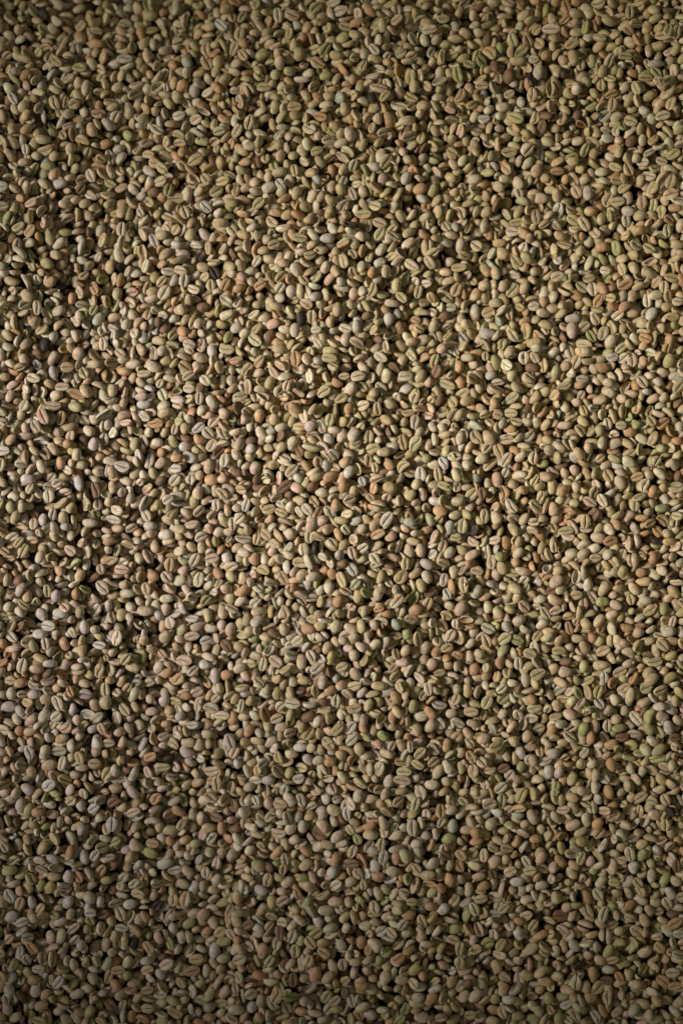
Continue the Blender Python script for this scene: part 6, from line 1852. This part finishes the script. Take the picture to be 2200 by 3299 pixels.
def quads(rings, m):
    F = []
    for j in range(rings - 1):
        for k in range(m):
            F.append((j * m + k, j * m + (k + 1) % m, (j + 1) * m + (k + 1) % m, (j + 1) * m + k))
    T3 = []
    a, b = rings * m, rings * m + 1
    for k in range(m):
        T3.append((a, (k + 1) % m, k))
        T3.append((b, (rings - 1) * m + k, (rings - 1) * m + (k + 1) % m))
    return np.array(F), np.array(T3)


def rotate(V, ix):
    R = np.stack([AX[ix], AY[ix], AZ[ix]], 1)
    return np.matmul(V, R)


def make_mesh(name, V, C, cr, F4, F3, mat):
    me = bpy.data.meshes.new(name)
    n4, n3 = len(F4), len(F3)
    me.vertices.add(len(V))
    me.vertices.foreach_set("co", (V * CM).astype(np.float32).ravel())
    me.loops.add(n4 * 4 + n3 * 3)
    me.loops.foreach_set("vertex_index", np.concatenate([F4.ravel(), F3.ravel()]).astype(np.int32))
    me.polygons.add(n4 + n3)
    st = np.concatenate([np.arange(n4) * 4, n4 * 4 + np.arange(n3) * 3])
    me.polygons.foreach_set("loop_start", st.astype(np.int32))
    me.polygons.foreach_set("use_smooth", np.ones(n4 + n3, bool))
    me.update(calc_edges=True)
    at = me.attributes.new("tint", 'FLOAT_COLOR', 'POINT')
    at.data.foreach_set("color", np.concatenate([C, np.ones((len(C), 1))], 1).astype(np.float32).ravel())
    at = me.attributes.new("crease", 'FLOAT', 'POINT')
    at.data.foreach_set("value", cr.astype(np.float32).ravel())
    me.materials.append(mat)
    return me


# ---------------------------------------------------------------- materials
def node_mat(name):
    m = bpy.data.materials.new(name)
    m.use_nodes = True
    nt = m.node_tree
    return m, nt, nt.nodes["Principled BSDF"]


def bean_material(name, per_object):
    m, nt, bs = node_mat(name)
    n, l = nt.nodes, nt.links
    tc = n.new('ShaderNodeTexCoord')
    vec = tc.outputs['Object']
    if per_object:
        oi = n.new('ShaderNodeObjectInfo')
        ad = n.new('ShaderNodeVectorMath'); ad.operation = 'ADD'
        sc = n.new('ShaderNodeMath'); sc.operation = 'MULTIPLY'; sc.inputs[1].default_value = 7.0
        l.new(oi.outputs['Random'], sc.inputs[0])
        l.new(vec, ad.inputs[0]); l.new(sc.outputs[0], ad.inputs[1])
        vec = ad.outputs[0]
    tn = n.new('ShaderNodeAttribute'); tn.attribute_name = 'tint'
    cr = n.new('ShaderNodeAttribute'); cr.attribute_name = 'crease'
    n1 = n.new('ShaderNodeTexNoise'); n1.inputs['Scale'].default_value = 320; n1.inputs['Detail'].default_value = 3
    n2 = n.new('ShaderNodeTexNoise'); n2.inputs['Scale'].default_value = 1500; n2.inputs['Detail'].default_value = 2
    l.new(vec, n1.inputs['Vector']); l.new(vec, n2.inputs['Vector'])
    r1 = n.new('ShaderNodeMapRange'); r1.inputs[1].default_value = .3; r1.inputs[2].default_value = .7
    r1.inputs[3].default_value = .68; r1.inputs[4].default_value = 1.18
    l.new(n1.outputs['Fac'], r1.inputs[0])
    r2 = n.new('ShaderNodeMapRange'); r2.inputs[1].default_value = .3; r2.inputs[2].default_value = .7
    r2.inputs[3].default_value = .90; r2.inputs[4].default_value = 1.08
    l.new(n2.outputs['Fac'], r2.inputs[0])
    mu = n.new('ShaderNodeMath'); mu.operation = 'MULTIPLY'
    l.new(r1.outputs[0], mu.inputs[0]); l.new(r2.outputs[0], mu.inputs[1])
    sc1 = n.new('ShaderNodeVectorMath'); sc1.operation = 'SCALE'
    l.new(tn.outputs['Color'], sc1.inputs[0]); l.new(mu.outputs[0], sc1.inputs['Scale'])
    mx = n.new('ShaderNodeMix'); mx.data_type = 'RGBA'
    mx.inputs['B'].default_value = (*lin((74, 54, 38)), 1)
    n3 = n.new('ShaderNodeTexNoise'); n3.inputs['Scale'].default_value = 190; n3.inputs['Detail'].default_value = 4
    l.new(vec, n3.inputs['Vector'])
    r3 = n.new('ShaderNodeMapRange'); r3.inputs[1].default_value = .52; r3.inputs[2].default_value = .72
    r3.inputs[3].default_value = 0; r3.inputs[4].default_value = .6
    l.new(n3.outputs['Fac'], r3.inputs[0])
    st = n.new('ShaderNodeMix'); st.data_type = 'RGBA'
    st.inputs['B'].default_value = (*lin((168, 128, 92)), 1)
    l.new(r3.outputs[0], st.inputs['Factor']); l.new(sc1.outputs[0], st.inputs['A'])
    l.new(st.outputs['Result'], mx.inputs['A'])
    r4 = n.new('ShaderNodeMapRange'); r4.inputs[1].default_value = .35; r4.inputs[2].default_value = .6
    r4.inputs[3].default_value = .75; r4.inputs[4].default_value = 1.15
    l.new(n1.outputs['Fac'], r4.inputs[0])
    cm = n.new('ShaderNodeMath'); cm.operation = 'MULTIPLY'; cm.use_clamp = True
    l.new(cr.outputs['Fac'], cm.inputs[0]); l.new(r4.outputs[0], cm.inputs[1])
    l.new(cm.outputs[0], mx.inputs['Factor'])
    l.new(mx.outputs['Result'], bs.inputs['Base Color'])
    bs.inputs['Roughness'].default_value = .58
    bs.inputs['Specular IOR Level'].default_value = .32
    bp = n.new('ShaderNodeBump'); bp.inputs['Strength'].default_value = .5; bp.inputs['Distance'].default_value = .0005
    l.new(n1.outputs['Fac'], bp.inputs['Height']); l.new(bp.outputs[0], bs.inputs['Normal'])
    return m


MAT_HEAP = bean_material("green_coffee_heap", False)
MAT_BEAN = bean_material("green_coffee_bean", True)
MAT_CREASE, _nt, _bs = node_mat("crease_skin")
_nz = _nt.nodes.new('ShaderNodeTexNoise'); _nz.inputs['Scale'].default_value = 900
_rp = _nt.nodes.new('ShaderNodeValToRGB')
_rp.color_ramp.elements[0].color = (*lin((70, 50, 36)), 1); _rp.color_ramp.elements[1].color = (*lin((124, 96, 70)), 1)
_nt.links.new(_nz.outputs['Fac'], _rp.inputs[0]); _nt.links.new(_rp.outputs[0], _bs.inputs['Base Color'])
_bs.inputs['Roughness'].default_value = .8

MAT_GROUND, _nt, _bs = node_mat("ground")
_nz = _nt.nodes.new('ShaderNodeTexNoise'); _nz.inputs['Scale'].default_value = 60
_rp = _nt.nodes.new('ShaderNodeValToRGB')
_rp.color_ramp.elements[0].color = (.035, .028, .018, 1); _rp.color_ramp.elements[1].color = (.075, .06, .04, 1)
_nt.links.new(_nz.outputs['Fac'], _rp.inputs[0]); _nt.links.new(_rp.outputs[0], _bs.inputs['Base Color'])
_bs.inputs['Roughness'].default_value = .9

# ---------------------------------------------------------------- ground under the heap
me = bpy.data.meshes.new("ground")
me.from_pydata([(-1.3, -1.6, -.075), (1.3, -1.6, -.075), (1.3, 1.6, -.075), (-1.3, 1.6, -.075)], [], [(0, 1, 2, 3)])
me.materials.append(MAT_GROUND)
o = bpy.data.objects.new("ground", me)
o["kind"] = "structure"
COL.objects.link(o)

# ---------------------------------------------------------------- the heap as one mass
Zr = P[:, 2] + relief(P[:, 0], P[:, 1])
flat_up = -AZ[:, 2]          # >0 when the flat face looks up
mass = ~SINGLE & ~(~TRACED & ~HIDDEN & ~CRUMB & (rng.random(N) < .015))      # a few gone: holes in the surface
lod = np.where(HIDDEN | CRUMB, 2, np.where((flat_up > -.35), 0, 1))
PV, PC, PR, P4, P3 = [], [], [], [], []
base = 0
for level, sec, rings in ((0, SEC_HI, 9), (1, SEC_MID, 7), (2, SEC_LOW, 4)):
    ix = np.where(mass & (lod == level))[0]
    V, C, cr = bean_shapes(ix, sec, rings)
    V = rotate(V, ix) + np.stack([P[ix, 0], P[ix, 1], Zr[ix]], 1)[:, None, :]
    q4, q3 = quads(rings, len(sec))
    nv = V.shape[1]
    off = base + np.arange(len(ix)) * nv
    P4.append((q4[None] + off[:, None, None]).reshape(-1, 4))
    P3.append((q3[None] + off[:, None, None]).reshape(-1, 3))
    PV.append(V.reshape(-1, 3)); PC.append(C.reshape(-1, 3)); PR.append(cr.reshape(-1))
    base += nv * len(ix)
    print("level", level, "beans", len(ix), "triangles", len(ix) * (len(q4) * 2 + len(q3)))
heap_mesh = make_mesh("coffee_bean_heap", np.vstack(PV), np.vstack(PC), np.concatenate(PR), np.vstack(P4), np.vstack(P3), MAT_HEAP)
heap = bpy.data.objects.new("coffee_bean_heap", heap_mesh)
heap["kind"] = "stuff"
heap["label"] = "deep bed of mixed tan, olive and cream green coffee beans filling the whole view"
heap["category"] = "coffee beans"
COL.objects.link(heap)
# the bed goes on outside the frame on every side
for i in (-1, 0, 1):
    for j in (-1, 0, 1):
        if i or j:
            more = heap.copy()
            more["label"] = "the same bed of coffee beans going on beyond the edge of the view"
            more.location = (i * .525, j * .749, 0)
            more.rotation_euler = (0, 0, math.pi if (i + j) % 2 else 0)
            COL.objects.link(more)

# ---------------------------------------------------------------- the beans that lie free on top, one object each
q4, q3 = quads(13, len(SEC_FINE))
POSE_WORDS = {'c': 'crease up', 'b': 'round back up', 's': 'on its side'}


ONES = ('zero one two three four five six seven eight nine ten eleven twelve thirteen fourteen fifteen sixteen '
        'seventeen eighteen nineteen').split()
TENS = 'zero ten twenty thirty forty fifty sixty seventy eighty ninety'.split()


def in_words(v):
    v = int(round(v))
    if v < 20: return ONES[v]
    return TENS[v // 10] + ('-' + ONES[v % 10] if v % 10 else '')


def lean(i):
    ang = math.degrees(math.atan2(AX[i, 1], AX[i, 0])) % 180
    if ang < 22 or ang >= 158: return 'lying level'
    if ang < 68: return 'leaning right'
    if ang < 112: return 'standing upright'
    return 'leaning left'


seen = {}
for i in np.where(SINGLE)[0]:
    V, C, cr = bean_shapes(np.array([i]), SEC_FINE, 13)
    me = make_mesh("coffee_bean", V[0], C[0], cr[0] * .6, q4, q3, MAT_BEAN)
    o = bpy.data.objects.new("coffee_bean", me)
    o.location = (P[i, 0] * CM, P[i, 1] * CM, Zr[i] * CM)
    o.rotation_mode = 'QUATERNION'
    o.rotation_quaternion = Matrix((AX[i], AY[i], AZ[i])).transposed().to_quaternion()
    shade, pose = SHADE_ORDER[SHADE_IX[i]], 'cbs'[POSE_IX[i]]
    k = (VIEW_D) / (VIEW_D + VIEW_Z - Zr[i] * CM)
    u = P[i, 0] * CM * k / .445 + .5
    v = .5 - P[i, 1] * CM * k / .6673
    o["label"] = "%s bean, %s, %s, %s percent across, %s percent down" % (
        WORDS[shade], POSE_WORDS[pose], lean(i), in_words(u * 100), in_words(v * 100))
    seen.setdefault(o["label"], []).append(o)
    o["category"] = "coffee bean"
    o["group"] = "coffee beans lying free on top of the bed"
    COL.objects.link(o)
    if pose == 'c':
        m, steps = len(SEC_FINE), 13
        mid = [j * m + 11 + 7 for j in range(steps)]       # the vertices at the bottom of the groove
        pts = V[0][mid][2:-2]
        w, h = .014, .012
        vs = []
        for p in pts:
            vs += [p + (0, -w, -h), p + (0, w, -h), p + (0, w, .02), p + (0, -w, .02)]
        fs = []
        for j in range(len(pts) - 1):
            for e in range(4):
                fs.append((j * 4 + e, j * 4 + (e + 1) % 4, j * 4 + 4 + (e + 1) % 4, j * 4 + 4 + e))
        e = (len(pts) - 1) * 4
        fs += [(3, 2, 1, 0), (e, e + 1, e + 2, e + 3)]
        cm_ = bpy.data.meshes.new("crease")
        cm_.from_pydata([tuple(np.asarray(p) * CM) for p in vs], [], fs)
        cm_.materials.append(MAT_CREASE)
        c = bpy.data.objects.new("crease", cm_)
        c.parent = o
        COL.objects.link(c)
print("duplicate labels:", [k for k, v in seen.items() if len(v) > 1])
